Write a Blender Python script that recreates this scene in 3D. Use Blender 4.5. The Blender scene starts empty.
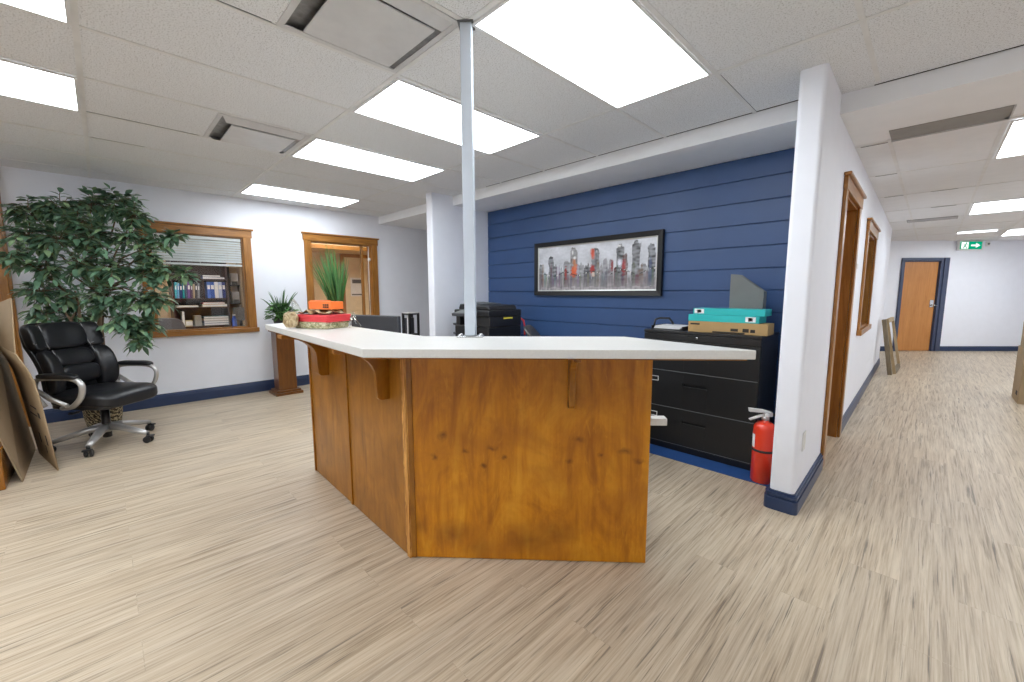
import bpy, bmesh, math, random
from mathutils import Vector, Matrix, noise
random.seed(7)
PI = math.pi
sc = bpy.context.scene
COL = sc.collection
V = Vector

# ------------------------------------------------------------------ materials
def srgb(r, g, b):
    f = lambda c: (c/255/12.92 if c/255 <= .04045 else ((c/255+.055)/1.055)**2.4)
    return (f(r), f(g), f(b), 1.0)

class NT:
    def __init__(s, name):
        s.m = bpy.data.materials.new(name); s.m.use_nodes = True
        s.t = s.m.node_tree; s.t.nodes.clear()
        s.out = s.t.nodes.new('ShaderNodeOutputMaterial')
    def n(s, kind, **kw):
        nd = s.t.nodes.new('ShaderNode'+kind)
        for k, v in kw.items():
            if k in nd.inputs: s.set(nd.inputs[k], v)
            else: setattr(nd, k, v)
        return nd
    def set(s, inp, v):
        if isinstance(v, bpy.types.NodeSocket): s.t.links.new(v, inp)
        else: inp.default_value = v
    def bsdf(s, **kw):
        b = s.n('BsdfPrincipled')
        for k, v in kw.items(): s.set(b.inputs[k.replace('_', ' ')], v)
        s.t.links.new(b.outputs[0], s.out.inputs['Surface'])
        return b
    def coord(s, scale=(1, 1, 1), rot=(0, 0, 0), loc=(0, 0, 0)):
        tc = s.n('TexCoord'); mp = s.n('Mapping')
        mp.inputs['Scale'].default_value = scale; mp.inputs['Rotation'].default_value = rot; mp.inputs['Location'].default_value = loc
        s.t.links.new(tc.outputs['Object'], mp.inputs['Vector'])
        return mp.outputs[0]
    def noise(s, vec, scale=1, detail=4, rough=.55, dist=0):
        nd = s.n('TexNoise'); s.set(nd.inputs['Vector'], vec)
        nd.inputs['Scale'].default_value = scale; nd.inputs['Detail'].default_value = detail
        nd.inputs['Roughness'].default_value = rough; nd.inputs['Distortion'].default_value = dist
        return nd.outputs['Fac']
    def ramp(s, fac, stops, interp='LINEAR'):
        r = s.n('ValToRGB'); s.set(r.inputs[0], fac); r.color_ramp.interpolation = interp
        e = r.color_ramp.elements
        while len(e) < len(stops): e.new(.5)
        for i, (p, c) in enumerate(stops):
            e[i].position = p; e[i].color = c if len(c) == 4 else (*c, 1)
        return r.outputs[0]
    def mix(s, fac, a, b, mode='MIX'):
        x = s.n('Mix', data_type='RGBA', blend_type=mode)
        s.set(x.inputs[0], fac); s.set(x.inputs[6], a); s.set(x.inputs[7], b)
        return x.outputs[2]
    def math(s, op, a, b=0.0, clamp=False):
        x = s.n('Math', operation=op, use_clamp=clamp); s.set(x.inputs[0], a); s.set(x.inputs[1], b)
        return x.outputs[0]
    def bump(s, h, strength=.2, dist=.01):
        b = s.n('Bump'); s.set(b.inputs['Height'], h); b.inputs['Strength'].default_value = strength
        b.inputs['Distance'].default_value = dist
        return b.outputs[0]

def plain(name, c, rough=.5, metal=0, var=.06, vs=8, bump=0, bs=60, spec=.5, coat=0):
    """paint / plastic / metal with a faint mottling"""
    t = NT(name); v = t.coord()
    f = t.noise(v, vs, 3)
    lo = tuple(x*(1-var) for x in c[:3]); hi = tuple(min(1, x*(1+var)) for x in c[:3])
    col = t.ramp(f, [(.3, lo), (.7, hi)])
    b = t.bsdf(Base_Color=col, Roughness=rough, Metallic=metal, Specular_IOR_Level=spec, Coat_Weight=coat)
    if bump: t.set(b.inputs['Normal'], t.bump(t.noise(v, bs, 4), bump, .004))
    return t.m

def wood(name, c1, c2, axis='Z', rough=.35, scale=1, coat=.2, contrast=1):
    t = NT(name)
    s = {'X': (1.2, 14, 14), 'Y': (14, 1.2, 14), 'Z': (14, 14, 1.2)}[axis]
    v = t.coord(scale=tuple(k*scale for k in s))
    f = t.noise(v, 1.6, 6, .6, 1.2)
    g = t.noise(t.coord(scale=tuple(k*scale*5 for k in s)), 1.5, 3)
    big = t.noise(t.coord(), 2.2, 3)
    h = t.math('ADD', t.math('MULTIPLY', f, .7), t.math('MULTIPLY', g, .3))
    col = t.ramp(h, [(.5-.2*contrast, c1), (.5+.2*contrast, c2)])
    col = t.mix(t.ramp(big, [(.35, (0, 0, 0)), (.7, (.45, .45, .45))]), col, c1)
    b = t.bsdf(Base_Color=col, Roughness=rough, Coat_Weight=coat, Coat_Roughness=.2)
    t.set(b.inputs['Normal'], t.bump(g, .06, .002))
    return t.m

def emit(name, c, strength):
    t = NT(name); v = t.coord()
    e = t.n('Emission'); t.set(e.inputs[0], t.ramp(t.noise(v, 3, 2), [(0, tuple(x*.985 for x in c[:3])), (1, c)]))
    e.inputs[1].default_value = strength
    t.t.links.new(e.outputs[0], t.out.inputs[0])
    return t.m

def glass(name, tint=(1, 1, 1), scale=1.0):
    t = NT(name)
    a = t.n('BsdfTransparent'); a.inputs[0].default_value = (*tint, 1)
    g = t.n('BsdfGlossy'); g.inputs['Roughness'].default_value = .02
    fr = t.n('Fresnel'); fr.inputs['IOR'].default_value = 1.45
    mx = t.n('MixShader'); t.set(mx.inputs[0], t.math('MULTIPLY', fr.outputs[0], scale))
    t.t.links.new(a.outputs[0], mx.inputs[1]); t.t.links.new(g.outputs[0], mx.inputs[2])
    t.t.links.new(mx.outputs[0], t.out.inputs[0])
    return t.m

def attr_mat(name, rough=.5, attr='Col', spec=.5, trans=0):
    t = NT(name); a = t.n('Attribute', attribute_name=attr)
    v = t.noise(t.coord(), 40, 2)
    col = t.mix(.12, a.outputs['Color'], t.ramp(v, [(.3, (.3, .3, .3)), (.7, (1, 1, 1))]), 'MULTIPLY')
    t.bsdf(Base_Color=col, Roughness=rough, Specular_IOR_Level=spec)
    return t.m

M = {}
def floor_mat():
    t = NT('vinyl_plank')
    tc = t.n('TexCoord'); sep = t.n('SeparateXYZ'); t.t.links.new(tc.outputs['Object'], sep.inputs[0])
    cmb = t.n('CombineXYZ'); t.t.links.new(sep.outputs[1], cmb.inputs[0]); t.t.links.new(sep.outputs[0], cmb.inputs[1])
    br = t.n('TexBrick', offset=.37, offset_frequency=2); t.t.links.new(cmb.outputs[0], br.inputs['Vector'])
    br.inputs['Color1'].default_value = (0, 0, 0, 1); br.inputs['Color2'].default_value = (1, 1, 1, 1)
    br.inputs['Mortar'].default_value = (.5, .5, .5, 1)
    for k, v in (('Scale', 1), ('Brick Width', 1.22), ('Row Height', .18), ('Mortar Size', .0012), ('Bias', 0)): br.inputs[k].default_value = v
    off = t.n('VectorMath', operation='MULTIPLY_ADD')
    t.t.links.new(br.outputs['Color'], off.inputs[0]); off.inputs[1].default_value = (.05, 3.7, 2.0)
    t.t.links.new(tc.outputs['Object'], off.inputs[2])
    def st(sx, sy, **k):
        m = t.n('Mapping'); m.inputs['Scale'].default_value = (sx, sy, 1); t.t.links.new(off.outputs[0], m.inputs[0])
        return t.noise(m.outputs[0], 1, **k)
    a = st(40, 1.7, detail=7, rough=.62, dist=.5)
    b = st(150, 3.6, detail=4, rough=.6)
    d = st(95, 2.2, detail=4, rough=.6, dist=.5)
    big = st(9, 1.0, detail=3)
    f = t.math('ADD', t.math('MULTIPLY', a, .6), t.math('MULTIPLY', b, .4))
    col = t.ramp(f, [(.35, FLOOR[0]), (.47, FLOOR[1]), (.61, FLOOR[2])])
    col = t.mix(t.ramp(d, [(.585, (0, 0, 0)), (.68, (.85, .85, .85))]), col, FLOOR[3])
    col = t.mix(t.ramp(big, [(.3, (0, 0, 0)), (.75, (.35, .35, .35))]), col, FLOOR[4])
    tint = t.ramp(br.outputs['Color'], [(0, (.96, .96, .97)), (1, (1.0, .99, .98))])
    col = t.mix(1, col, tint, 'MULTIPLY')
    col = t.mix(t.math('MULTIPLY', br.outputs['Fac'], .12), col, FLOOR[3])
    bb = t.bsdf(Base_Color=col, Roughness=.42, Specular_IOR_Level=.4)
    t.set(bb.inputs['Normal'], t.bump(b, .08, .002))
    return t.m
FLOOR = [srgb(140, 123, 102), srgb(186, 169, 145), srgb(210, 196, 173), srgb(100, 89, 78), srgb(178, 163, 144)]
M['floor'] = floor_mat()

def tile_mat(name, c):
    t = NT(name); v = t.coord()
    n1 = t.noise(v, 150, 3, .62); n2 = t.noise(v, 260, 2)
    pit = t.ramp(n1, [(.35, (.62, .61, .6)), (.46, (1, 1, 1))])
    fine = t.ramp(n2, [(.3, (.93, .93, .93)), (.7, (1.04, 1.04, 1.04))])
    col = t.mix(1, t.mix(1, c, pit, 'MULTIPLY'), fine, 'MULTIPLY')
    b = t.bsdf(Base_Color=col, Roughness=.95, Specular_IOR_Level=.1)
    t.set(b.inputs['Normal'], t.bump(n1, .35, .004))
    return t.m
M['tile'] = tile_mat('acoustic_tile', (.81, .825, .85, 1))
M['tile2'] = plain('smooth_ceiling_tile', (.80, .81, .83), .9, var=.02, spec=.1)
M['grid'] = plain('ceiling_grid_white', (.74, .74, .74), .5)
M['wall'] = plain('wall_paint', (.86, .88, .95), .55, var=.012, bump=.05, bs=140)
M['beam'] = plain('beam_paint', (.86, .87, .89), .6, var=.015)
M['blue'] = plain('navy_shiplap_paint', (.038, .085, .215), .42, var=.05, vs=3)
M['navy'] = plain('navy_trim_paint', (.022, .042, .105), .35, var=.06)
M['navyframe'] = plain('navy_door_paint_sheen', (.052, .068, .125), .4, var=.05)  # navy lightened so the colour holds the light reflected off the frame
M['navy_mat'] = plain('blue_floor_mat', (.022, .075, .24), .5, var=.1)
M['oak'] = wood('oak_trim', srgb(126, 80, 24), srgb(192, 132, 62), 'Z', .3)
M['oakh'] = wood('oak_trim_across', srgb(126, 80, 24), srgb(192, 132, 62), 'Y', .3)
M['gold'] = wood('golden_cabinet_wood', srgb(122, 74, 16), srgb(176, 116, 44), 'Z', .25)
M['doorwood'] = wood('door_veneer', srgb(178, 116, 56), srgb(206, 144, 80), 'Z', .4, .6, .1)
M['walnut'] = wood('red_brown_pedestal_wood', srgb(84, 46, 8), srgb(128, 76, 20), 'Z', .3)
M['darkwood'] = wood('dark_shelf_wood', srgb(40, 22, 16), srgb(74, 42, 30), 'Z', .4)

def birch(name, knots, axis, plane, c1, c2, c3):
    """stained birch: blotchy, vertical figure, dark knots at given places on the panel"""
    t = NT(name)
    v = t.coord(scale=(5, 5, 1.5)); f = t.noise(v, 1.3, 6, .6, 1.8)
    blot = t.noise(t.coord(), 4.5, 4, .6, .6); fine = t.noise(t.coord(scale=(50, 50, 3)), 1, 3)
    h = t.math('ADD', t.math('MULTIPLY', f, .75), t.math('MULTIPLY', fine, .25))
    col = t.ramp(h, [(.33, c1), (.5, c2), (.68, c3)])
    vein = t.noise(t.coord(scale=(9, 9, 2.2)), 2.0, 5, .7, 2.5)
    col = t.mix(t.ramp(vein, [(.57, (0, 0, 0)), (.70, (.5, .5, .5))]), col, c3)
    col = t.mix(t.ramp(blot, [(.42, (0, 0, 0)), (.72, (.6, .6, .6))]), col, c1)
    tc = t.n('TexCoord')
    wob = t.n('TexNoise'); t.t.links.new(tc.outputs['Object'], wob.inputs['Vector']); wob.inputs['Scale'].default_value = 26
    wv = t.n('VectorMath', operation='MULTIPLY_ADD'); t.t.links.new(wob.outputs['Color'], wv.inputs[0])
    wv.inputs[1].default_value = (.045, .045, .045); t.t.links.new(tc.outputs['Object'], wv.inputs[2])
    tot = None
    for (x, z, r, sx, st) in knots:
        mp = t.n('Mapping'); t.t.links.new(wv.outputs[0], mp.inputs[0])
        mp.inputs['Location'].default_value = (-(x+.0225)*sx, 0, -(z+.0225)); mp.inputs['Scale'].default_value = (sx, 0, 1)
        ln = t.n('VectorMath', operation='LENGTH'); t.t.links.new(mp.outputs[0], ln.inputs[0])
        k = t.math('MULTIPLY', t.math('SUBTRACT', 1.0, t.math('DIVIDE', ln.outputs['Value'], r), True), st)
        tot = k if tot is None else t.math('MAXIMUM', tot, k)
    if tot is not None:
        col = t.mix(t.ramp(tot, [(0, (0, 0, 0)), (.9, (.78, .78, .78))]), col, srgb(88, 42, 4))
    b = t.bsdf(Base_Color=col, Roughness=.34, Coat_Weight=.12, Coat_Roughness=.15)
    t.set(b.inputs['Normal'], t.bump(f, .05, .003))
    return t.m
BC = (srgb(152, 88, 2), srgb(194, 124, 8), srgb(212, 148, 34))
KN = [(.174,.618,.030,1,1),(.133,.514,.022,1,1),(.405,.563,.020,.6,.8),(.467,.519,.016,.8,1),(.366,.478,.016,.8,1),(.813,.608,.022,.6,.8),
      (.769,.509,.018,.8,.8),(.916,.536,.016,1,.9),(1.09,.511,.018,.6,.8),(1.025,.557,.022,.6,.8),(.282,.545,.014,.6,.8),
      (.58,.105,.10,.6,.62),(.69,.15,.09,.5,.5),(.21,.13,.08,.6,.55),(.05,.17,.07,1,.5),(.33,.06,.07,.8,.4)]
M['birch'] = birch('stained_birch_knotty', KN, 'x', None, *BC)
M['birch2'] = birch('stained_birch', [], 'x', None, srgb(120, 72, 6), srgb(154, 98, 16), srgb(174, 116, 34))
M['rawedge'] = wood('raw_birch_edge', srgb(150, 90, 20), srgb(240, 184, 100), 'Z', .5, 2.2, 0, .6)
M['counter'] = plain('cream_laminate', (.67, .66, .63), .28, var=.03, vs=120)
M['cream'] = plain('cream_edge', (.70, .68, .63), .35)
M['steel'] = plain('painted_steel_tube', (.60, .66, .74), .35, .15, .03)
M['chrome'] = plain('brushed_chrome', (.62, .62, .63), .22, 1, .04)
M['silver'] = plain('silver_plastic', (.50, .49, .48), .32, .6)
M['black'] = plain('black_plastic', (.018, .018, .02), .4)
M['blackmetal'] = plain('black_steel_cabinet', (.012, .012, .013), .32, 0, .1)
M['blackmetal2'] = plain('black_steel_gap', (.004, .004, .004), .6)
M['darkgrey'] = plain('dark_grey_plastic', (.045, .047, .055), .45)
M['midgrey'] = plain('mid_grey_plastic', (.13, .135, .14), .5)
M['grey'] = plain('grey_board', (.155, .16, .155), .5)
M['leather'] = plain('black_leather', (.012, .0125, .015), .33, 0, .2, 30, .25, 160)
M['stitch'] = plain('grey_stitch', (.28, .28, .29), .6)
M['card'] = plain('cardboard', srgb(164, 142, 112)[:3], .85, 0, .05, 4, .1, 90)
M['card_in'] = plain('cardboard_liner', srgb(148, 128, 102)[:3], .85, 0, .05, 4, .1, 90)
M['card_edge'] = plain('cardboard_edge', srgb(130, 100, 66)[:3], .9)
M['ink'] = plain('black_print', (.03, .025, .02), .8)
M['red'] = plain('red_enamel', (.80, .045, .014), .28, 0, .03, coat=.4)
M['redbox'] = plain('red_box_card', (.70, .05, .06), .4)
M['orange'] = plain('orange_box_card', (.90, .20, .035), .45)
M['paper'] = plain('white_paper', (.80, .80, .80), .7)
M['teal'] = plain('teal_box_card', (.02, .47, .47), .4)
M['kraft'] = plain('tan_box_card', srgb(178, 146, 98)[:3], .8)
M['white'] = plain('white_plastic', (.75, .75, .74), .4)
M['tan'] = plain('tan_wall_paint', srgb(205, 178, 138)[:3], .7, var=.03)
M['fabric_grey'] = plain('grey_fabric', (.16, .16, .17), .9, 0, .1, 200)
M['glass'] = glass('window_glass')
M['film'] = glass('clear_cellophane', (.95, .95, .92), .35)
M['lamp'] = emit('led_diffuser', (.90, .955, 1, 1), 9.0)
M['lamp2'] = emit('added_office_panel_glow', (1, .97, .92, 1), 13.0)  # glow of the panels added to light the rooms past the windows
M['green_sign'] = emit('exit_green', (0.0, .33, .17, 1), 1.0)
M['white_sign'] = emit('exit_white', (1, 1, 1, 1), 1.1)
M['leaf'] = attr_mat('ficus_leaf', .34)
M['leaf2'] = attr_mat('houseplant_leaf', .4)
M['paint'] = attr_mat('canvas_paint', .6)
M['bark'] = wood('ficus_bark', srgb(92, 74, 56), srgb(150, 126, 100), 'Z', .8, 3, 0)
M['soil'] = plain('moss', (.05, .045, .03), .95, 0, .4, 40, .6)
M['blind'] = plain('white_blind_slat', (.70, .74, .74), .45)
M['sealant'] = plain('dark_gap', (.02, .02, .02), .8)
M['vent'] = plain('grey_vent_panel', (.29, .285, .275), .6)
M['ventw'] = plain('vent_white_metal', (.62, .62, .63), .4)
M['galv'] = plain('galvanised_duct', (.25, .25, .25), .35, .6, .3, 20)
M['yellow'] = plain('yellow_label', (.85, .75, .08), .5)
M['frameblack'] = wood('black_picture_frame', srgb(6, 6, 8), srgb(17, 17, 20), 'X', .45, 1, 0)
M['silverlip'] = plain('silver_liner', (.55, .55, .53), .35, .7)
M['pine'] = wood('pale_pine', srgb(150, 126, 92), srgb(196, 176, 140), 'Z', .6, 1, 0)
M['pinedark'] = wood('weathered_board', srgb(96, 84, 66), srgb(140, 126, 102), 'Z', .6, 1, 0)

def wicker():
    t = NT('woven_wicker'); v = t.coord(scale=(1, 1, 1))
    w = t.n('TexWave', wave_type='BANDS', bands_direction='DIAGONAL'); t.set(w.inputs['Vector'], v)
    w.inputs['Scale'].default_value = 14; w.inputs['Distortion'].default_value = 7; w.inputs['Detail'].default_value = 3; w.inputs['Detail Scale'].default_value = 3
    col = t.ramp(w.outputs['Fac'], [(.2, srgb(46, 36, 22)), (.6, srgb(128, 112, 80)), (1, srgb(176, 160, 126))])
    b = t.bsdf(Base_Color=col, Roughness=.8); t.set(b.inputs['Normal'], t.bump(w.outputs['Fac'], .8, .01))
    return t.m
M['wicker'] = wicker()

def tissue():
    t = NT('patterned_tin'); v = t.coord()
    f = t.noise(v, 45, 3, .6, 1)
    col = t.ramp(f, [(.35, srgb(98, 104, 60)), (.5, srgb(176, 168, 128)), (.65, srgb(214, 206, 180))])
    t.bsdf(Base_Color=col, Roughness=.4)
    return t.m
M['tin'] = tissue()
def crumple():
    t = NT('crumpled_tan_wrap'); v = t.coord()
    f = t.noise(v, 24, 3, .6, 2)
    col = t.ramp(f, [(.35, srgb(140, 112, 70)), (.6, srgb(206, 188, 150))])
    b = t.bsdf(Base_Color=col, Roughness=.3); t.set(b.inputs['Normal'], t.bump(f, .7, .02))
    return t.m
M['wrap'] = crumple()

# ------------------------------------------------------------------ mesh builder
class MB:
    def __init__(s, o=(0, 0, 0), m=None):
        s.b = bmesh.new(); s.o = V(o); s.m = m; s.mi = 0
    def v(s, p):
        p = V(p)
        if s.m is not None: p = s.m @ p
        return s.b.verts.new(p - s.o)
    def f(s, vs, smooth=False):
        try: f = s.b.faces.new(vs)
        except ValueError: return None
        f.material_index = s.mi; f.smooth = smooth
        return f
    def poly(s, pts): return s.f([s.v(p) for p in pts])
    def box(s, lo, hi, bev=0, seg=2, x=None):
        lo, hi = V(lo), V(hi)
        cs = [(lo.x, lo.y, lo.z), (hi.x, lo.y, lo.z), (hi.x, hi.y, lo.z), (lo.x, hi.y, lo.z),
              (lo.x, lo.y, hi.z), (hi.x, lo.y, hi.z), (hi.x, hi.y, hi.z), (lo.x, hi.y, hi.z)]
        if x is not None: cs = [x @ V(c) for c in cs]
        v = [s.v(c) for c in cs]
        fs = [s.f([v[i] for i in q]) for q in ((0, 3, 2, 1), (4, 5, 6, 7), (0, 1, 5, 4), (1, 2, 6, 5), (2, 3, 7, 6), (3, 0, 4, 7))]
        if bev:
            es = list({e for f in fs for e in f.edges})
            r = bmesh.ops.bevel(s.b, geom=es, offset=bev, segments=seg, affect='EDGES', profile=.5, clamp_overlap=True)
            for f in r['faces']: f.material_index = s.mi; f.smooth = True
        return s
    def prism(s, pts, d, bev=0):
        """closed polygon of 3D points extruded by the vector d"""
        d = V(d); n = len(pts)
        a = [s.v(p) for p in pts]; b = [s.v(V(p)+d) for p in pts]
        fs = [s.f(a[::-1]), s.f(b)] + [s.f([a[i], a[(i+1) % n], b[(i+1) % n], b[i]]) for i in range(n)]
        bmesh.ops.recalc_face_normals(s.b, faces=[f for f in fs if f])
        if bev:
            es = list({e for f in fs if f for e in f.edges})
            r = bmesh.ops.bevel(s.b, geom=es, offset=bev, segments=2, affect='EDGES', profile=.5, clamp_overlap=True)
            for f in r['faces']: f.material_index = s.mi
        return s
    def tube(s, pts, r, seg=10, cap=True, flat=1.0, up=(0, 0, 1)):
        pts = [V(p) for p in pts]; n = len(pts)
        rs = r if isinstance(r, (list, tuple)) else [r]*n
        rings = []
        side = None
        for i, p in enumerate(pts):
            t = (pts[min(i+1, n-1)] - pts[max(i-1, 0)]).normalized()
            if side is None:
                u = V(up)
                if abs(t.dot(u)) > .95: u = V((1, 0, 0))
                side = t.cross(u).normalized()
            else:
                side = (side - t*side.dot(t)).normalized()
            w = side.cross(t)
            rings.append([s.v(p + side*math.cos(2*PI*k/seg)*rs[i] + w*math.sin(2*PI*k/seg)*rs[i]*flat) for k in range(seg)])
        for i in range(n-1):
            for k in range(seg):
                s.f([rings[i][k], rings[i][(k+1) % seg], rings[i+1][(k+1) % seg], rings[i+1][k]], True)
        if cap: s.f(rings[0][::-1]); s.f(rings[-1])
        return s
    def lathe(s, prof, c=(0, 0, 0), seg=24, ax=None, smooth=True):
        """profile of (r, z); ax: matrix turning local z"""
        c = V(c); rings = []
        for r, z in prof:
            if r < 1e-5:
                p = V((0, 0, z)); p = (ax @ p if ax is not None else p) + c
                rings.append([s.v(p)])
            else:
                ring = []
                for k in range(seg):
                    p = V((r*math.cos(2*PI*k/seg), r*math.sin(2*PI*k/seg), z))
                    ring.append(s.v((ax @ p if ax is not None else p) + c))
                rings.append(ring)
        for i in range(len(rings)-1):
            a, b = rings[i], rings[i+1]
            for k in range(seg):
                k2 = (k+1) % seg
                if len(a) == 1 and len(b) == 1: continue
                if len(a) == 1: s.f([a[0], b[k2], b[k]][::-1], smooth)
                elif len(b) == 1: s.f([a[k], a[k2], b[0]], smooth)
                else: s.f([a[k], a[k2], b[k2], b[k]], smooth)
        if len(rings[0]) > 1: s.f(rings[0][::-1])
        if len(rings[-1]) > 1: s.f(rings[-1])
        return s
    def cushion(s, size, n=4, xf=None, res=10):
        """rounded box (superellipsoid) of full SIZE about the origin, mapped by xf"""
        sx, sy, sz = (k/2 for k in size); vd = {}
        def key(p): return tuple(round(k, 5) for k in p)
        def get(p):
            k = key(p)
            if k not in vd:
                d = sum(abs(q)**n for q in p)**(1/n)
                q = V((p[0]/d*sx, p[1]/d*sy, p[2]/d*sz))
                vd[k] = s.v(xf(q) if xf else q)
            return vd[k]
        for ax in range(3):
            for sg in (-1, 1):
                for i in range(res):
                    for j in range(res):
                        q = []
                        for (a, b) in ((i, j), (i+1, j), (i+1, j+1), (i, j+1)):
                            p = [0, 0, 0]; p[ax] = sg; p[(ax+1) % 3] = 2*a/res-1; p[(ax+2) % 3] = 2*b/res-1
                            q.append(get(p))
                        s.f(q if sg > 0 else q[::-1], True)
        return s
    def build(s, name, mat, parent=None, bevel=0, bseg=2, solid=0):
        me = bpy.data.meshes.new(name); s.b.normal_update(); s.b.to_mesh(me); s.b.free()
        for x in (mat if isinstance(mat, (list, tuple)) else [mat]): me.materials.append(M[x] if isinstance(x, str) else x)
        o = bpy.data.objects.new(name, me); COL.objects.link(o)
        if parent is not None: o.parent = parent
        elif s.o.length > 0: o.location = s.o
        if solid:
            md = o.modifiers.new('solid', 'SOLIDIFY'); md.thickness = solid; md.offset = 0
        if bevel:
            md = o.modifiers.new('bevel', 'BEVEL'); md.width = bevel; md.segments = bseg; md.limit_method = 'ANGLE'; md.angle_limit = math.radians(40)
        return o

def tag(o, label, cat, group=None, kind=None):
    if label: o['label'] = label
    if cat: o['category'] = cat
    if group: o['group'] = group
    if kind: o['kind'] = kind
    return o
def thing(name, label, cat, loc=(0, 0, 0), rz=0, group=None):
    o = bpy.data.objects.new(name, None); COL.objects.link(o)
    o.location = loc; o.rotation_euler = (0, 0, rz); o.empty_display_size = .1
    return tag(o, label, cat, group)
def struct(o, label=None, cat=None):
    o['kind'] = 'structure'
    if label: o['label'] = label
    if cat: o['category'] = cat
    return o
def dup(root, loc, rz=None, label=None, group=None):
    r = root.copy(); COL.objects.link(r); r.location = loc
    if rz is not None: r.rotation_euler = (0, 0, rz)
    if label: r['label'] = label
    if group: r['group'] = group
    for ch in list(root.children):
        c = ch.copy(); COL.objects.link(c); c.parent = r
        for g in list(ch.children):
            d = g.copy(); COL.objects.link(d); d.parent = c
    return r
def T(x=0, y=0, z=0): return Matrix.Translation((x, y, z))
def Rz(a): return Matrix.Rotation(a, 4, 'Z')
def Ry(a): return Matrix.Rotation(a, 4, 'Y')
def Rx(a): return Matrix.Rotation(a, 4, 'X')
def frame_m(o, x, n):
    """matrix of a local frame: x along the wall, y into the room (n), z up"""
    x = V(x).normalized(); n = V(n).normalized()
    return Matrix(((x.x, n.x, 0, o[0]), (x.y, n.y, 0, o[1]), (0, 0, 1, o[2] if len(o) > 2 else 0), (0, 0, 0, 1)))

# ------------------------------------------------------------------ camera
F_PX = 413.0; YAW, PIT, ROL = .7912, .1168, -.0028
fw = V((-math.sin(YAW)*math.cos(PIT), math.cos(YAW)*math.cos(PIT), -math.sin(PIT)))
rt = V((math.cos(YAW), math.sin(YAW), 0)); up = rt.cross(fw)
c_, s_ = math.cos(ROL), math.sin(ROL)
rt, up = c_*rt + s_*up, -s_*rt + c_*up
cam = bpy.data.cameras.new('camera'); camo = bpy.data.objects.new('camera', cam); COL.objects.link(camo)
camo.matrix_world = Matrix(((rt.x, up.x, -fw.x, 0), (rt.y, up.y, -fw.y, 0), (rt.z, up.z, -fw.z, 1.29), (0, 0, 0, 1)))
cam.sensor_width = 36; cam.lens = F_PX/1024*36; cam.clip_start = .02; cam.clip_end = 60
sc.camera = camo

# ------------------------------------------------------------------ the room shell
H = 2.466; HS = 2.352            # main ceiling, soffit / corridor ceiling
XL = -6.15; XR = 3.0; YF = -3.2; YB = 3.74
SK = .0145                         # corridor wall is a touch out of square
CW = frame_m((-.472, 2.768, 0), (-SK, 1, 0), (1, SK, 0))   # corridor wall frame: x along, y out to the corridor
E0 = V((-.391, 12.29, 0)); E1 = V((1.365, 14.0, 0)); EU = (E1-E0).normalized()
EW = frame_m(E0, EU, (EU.y, -EU.x, 0))                   # far end wall frame

mb = MB(); mb.box((-9.6, YF-.15, -.1), (XR+.15, 17, 0)); struct(mb.build('floor', 'floor'))

# main ceiling slab + visible tee grid
mb = MB(); mb.box((XL, YF, H), (XR, 3.30, H+.08)); cl = struct(mb.build('ceiling', 'tile'))
mb = MB()
X0 = -1.5295; Y0 = .0194
for j in range(-3, 3):
    y = Y0+1.22*j; 
    if y > YF: pass
for i in range(-8, 9):
    x = X0 - .61*i
    if XL < x < XR: pass
g = MB()
for j in range(-2, 3):
    y = Y0+1.22*j
    g.box((XL, y-.012, H-.004), (XR, y+.012, H+.002))
for i in range(-7, 8):
    x = X0-.61*i
    if XL < x < XR:
        g.box((x-.011, YF, H-.0035), (x+.011, 3.2, H+.001))
mb.b.free()
g.build('ceiling_grid', 'grid', cl)
g = MB()          # dark slivers beside the tees where tiles sit crooked
for (xa, ya, xb, yb) in ((X0-.61+.013, .03, X0-.61+.016, .63), (X0-.61*4+.012, .03, X0-.61*4+.016, .62), (X0-.61*3-.0, 0, X0-.61*3, 0),
                         (X0-.61+.012, .65, X0-.61+.015, 1.2), (-.91, 2.5, -.907, 3.15), (X0-.61*5+.012, .04, X0-.61*5+.015, .35)):
    if xb-xa > 0: g.box((xa, ya, H-.0012), (xb, yb, H+.001))
g.box((-3.6, 3.158, H-.003), (-.62, 3.164, H+.001)); g.box((-.33, 3.25, H-.003), (XR, 3.256, H+.001))
g.build('ceiling_gap', 'sealant', cl)

# beam and soffit over the recess, over the left passage and along the corridor
mb = MB(); mb.box((XL, 3.17, HS), (-.52, 6.4, H+.08)); struct(mb.build('trim_1', 'beam'), 'dropped white soffit above the blue wall recess', 'soffit')
mb = MB(); mb.box((-.52, 3.262, HS), (XR, 4.03, H+.08)); struct(mb.build('trim_2', 'beam'), 'dropped white beam at the corridor mouth', 'beam')
mb = MB(); mb.box((-9.6, 4.03, HS), (XR, 17, HS+.08)); cl2 = struct(mb.build('ceiling', 'tile2'))
g = MB()
for x in (-.30, .235, .845, 1.455, 2.065): g.box((x-.011, 4.03, HS-.004), (x+.011, 14.5, HS+.001))
for y in (4.08, 5.19, 6.40, 7.58, 8.80, 10.0, 11.22, 12.44): g.box((-.62, y-.009, HS-.0035), (XR, y+.009, HS+.001))
g.build('ceiling_grid', 'grid', cl2)
g = MB()
for (a, b, y) in ((-.46, -.31, 4.085), (-.46, -.31, 5.195), (-.47, -.31, 6.405), (-.1, .1, 6.395), (-.1, .12, 7.6)): g.box((a, y, HS-.005), (b, y+.012, HS))
g.build('ceiling_gap', 'midgrey', cl2)

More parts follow.
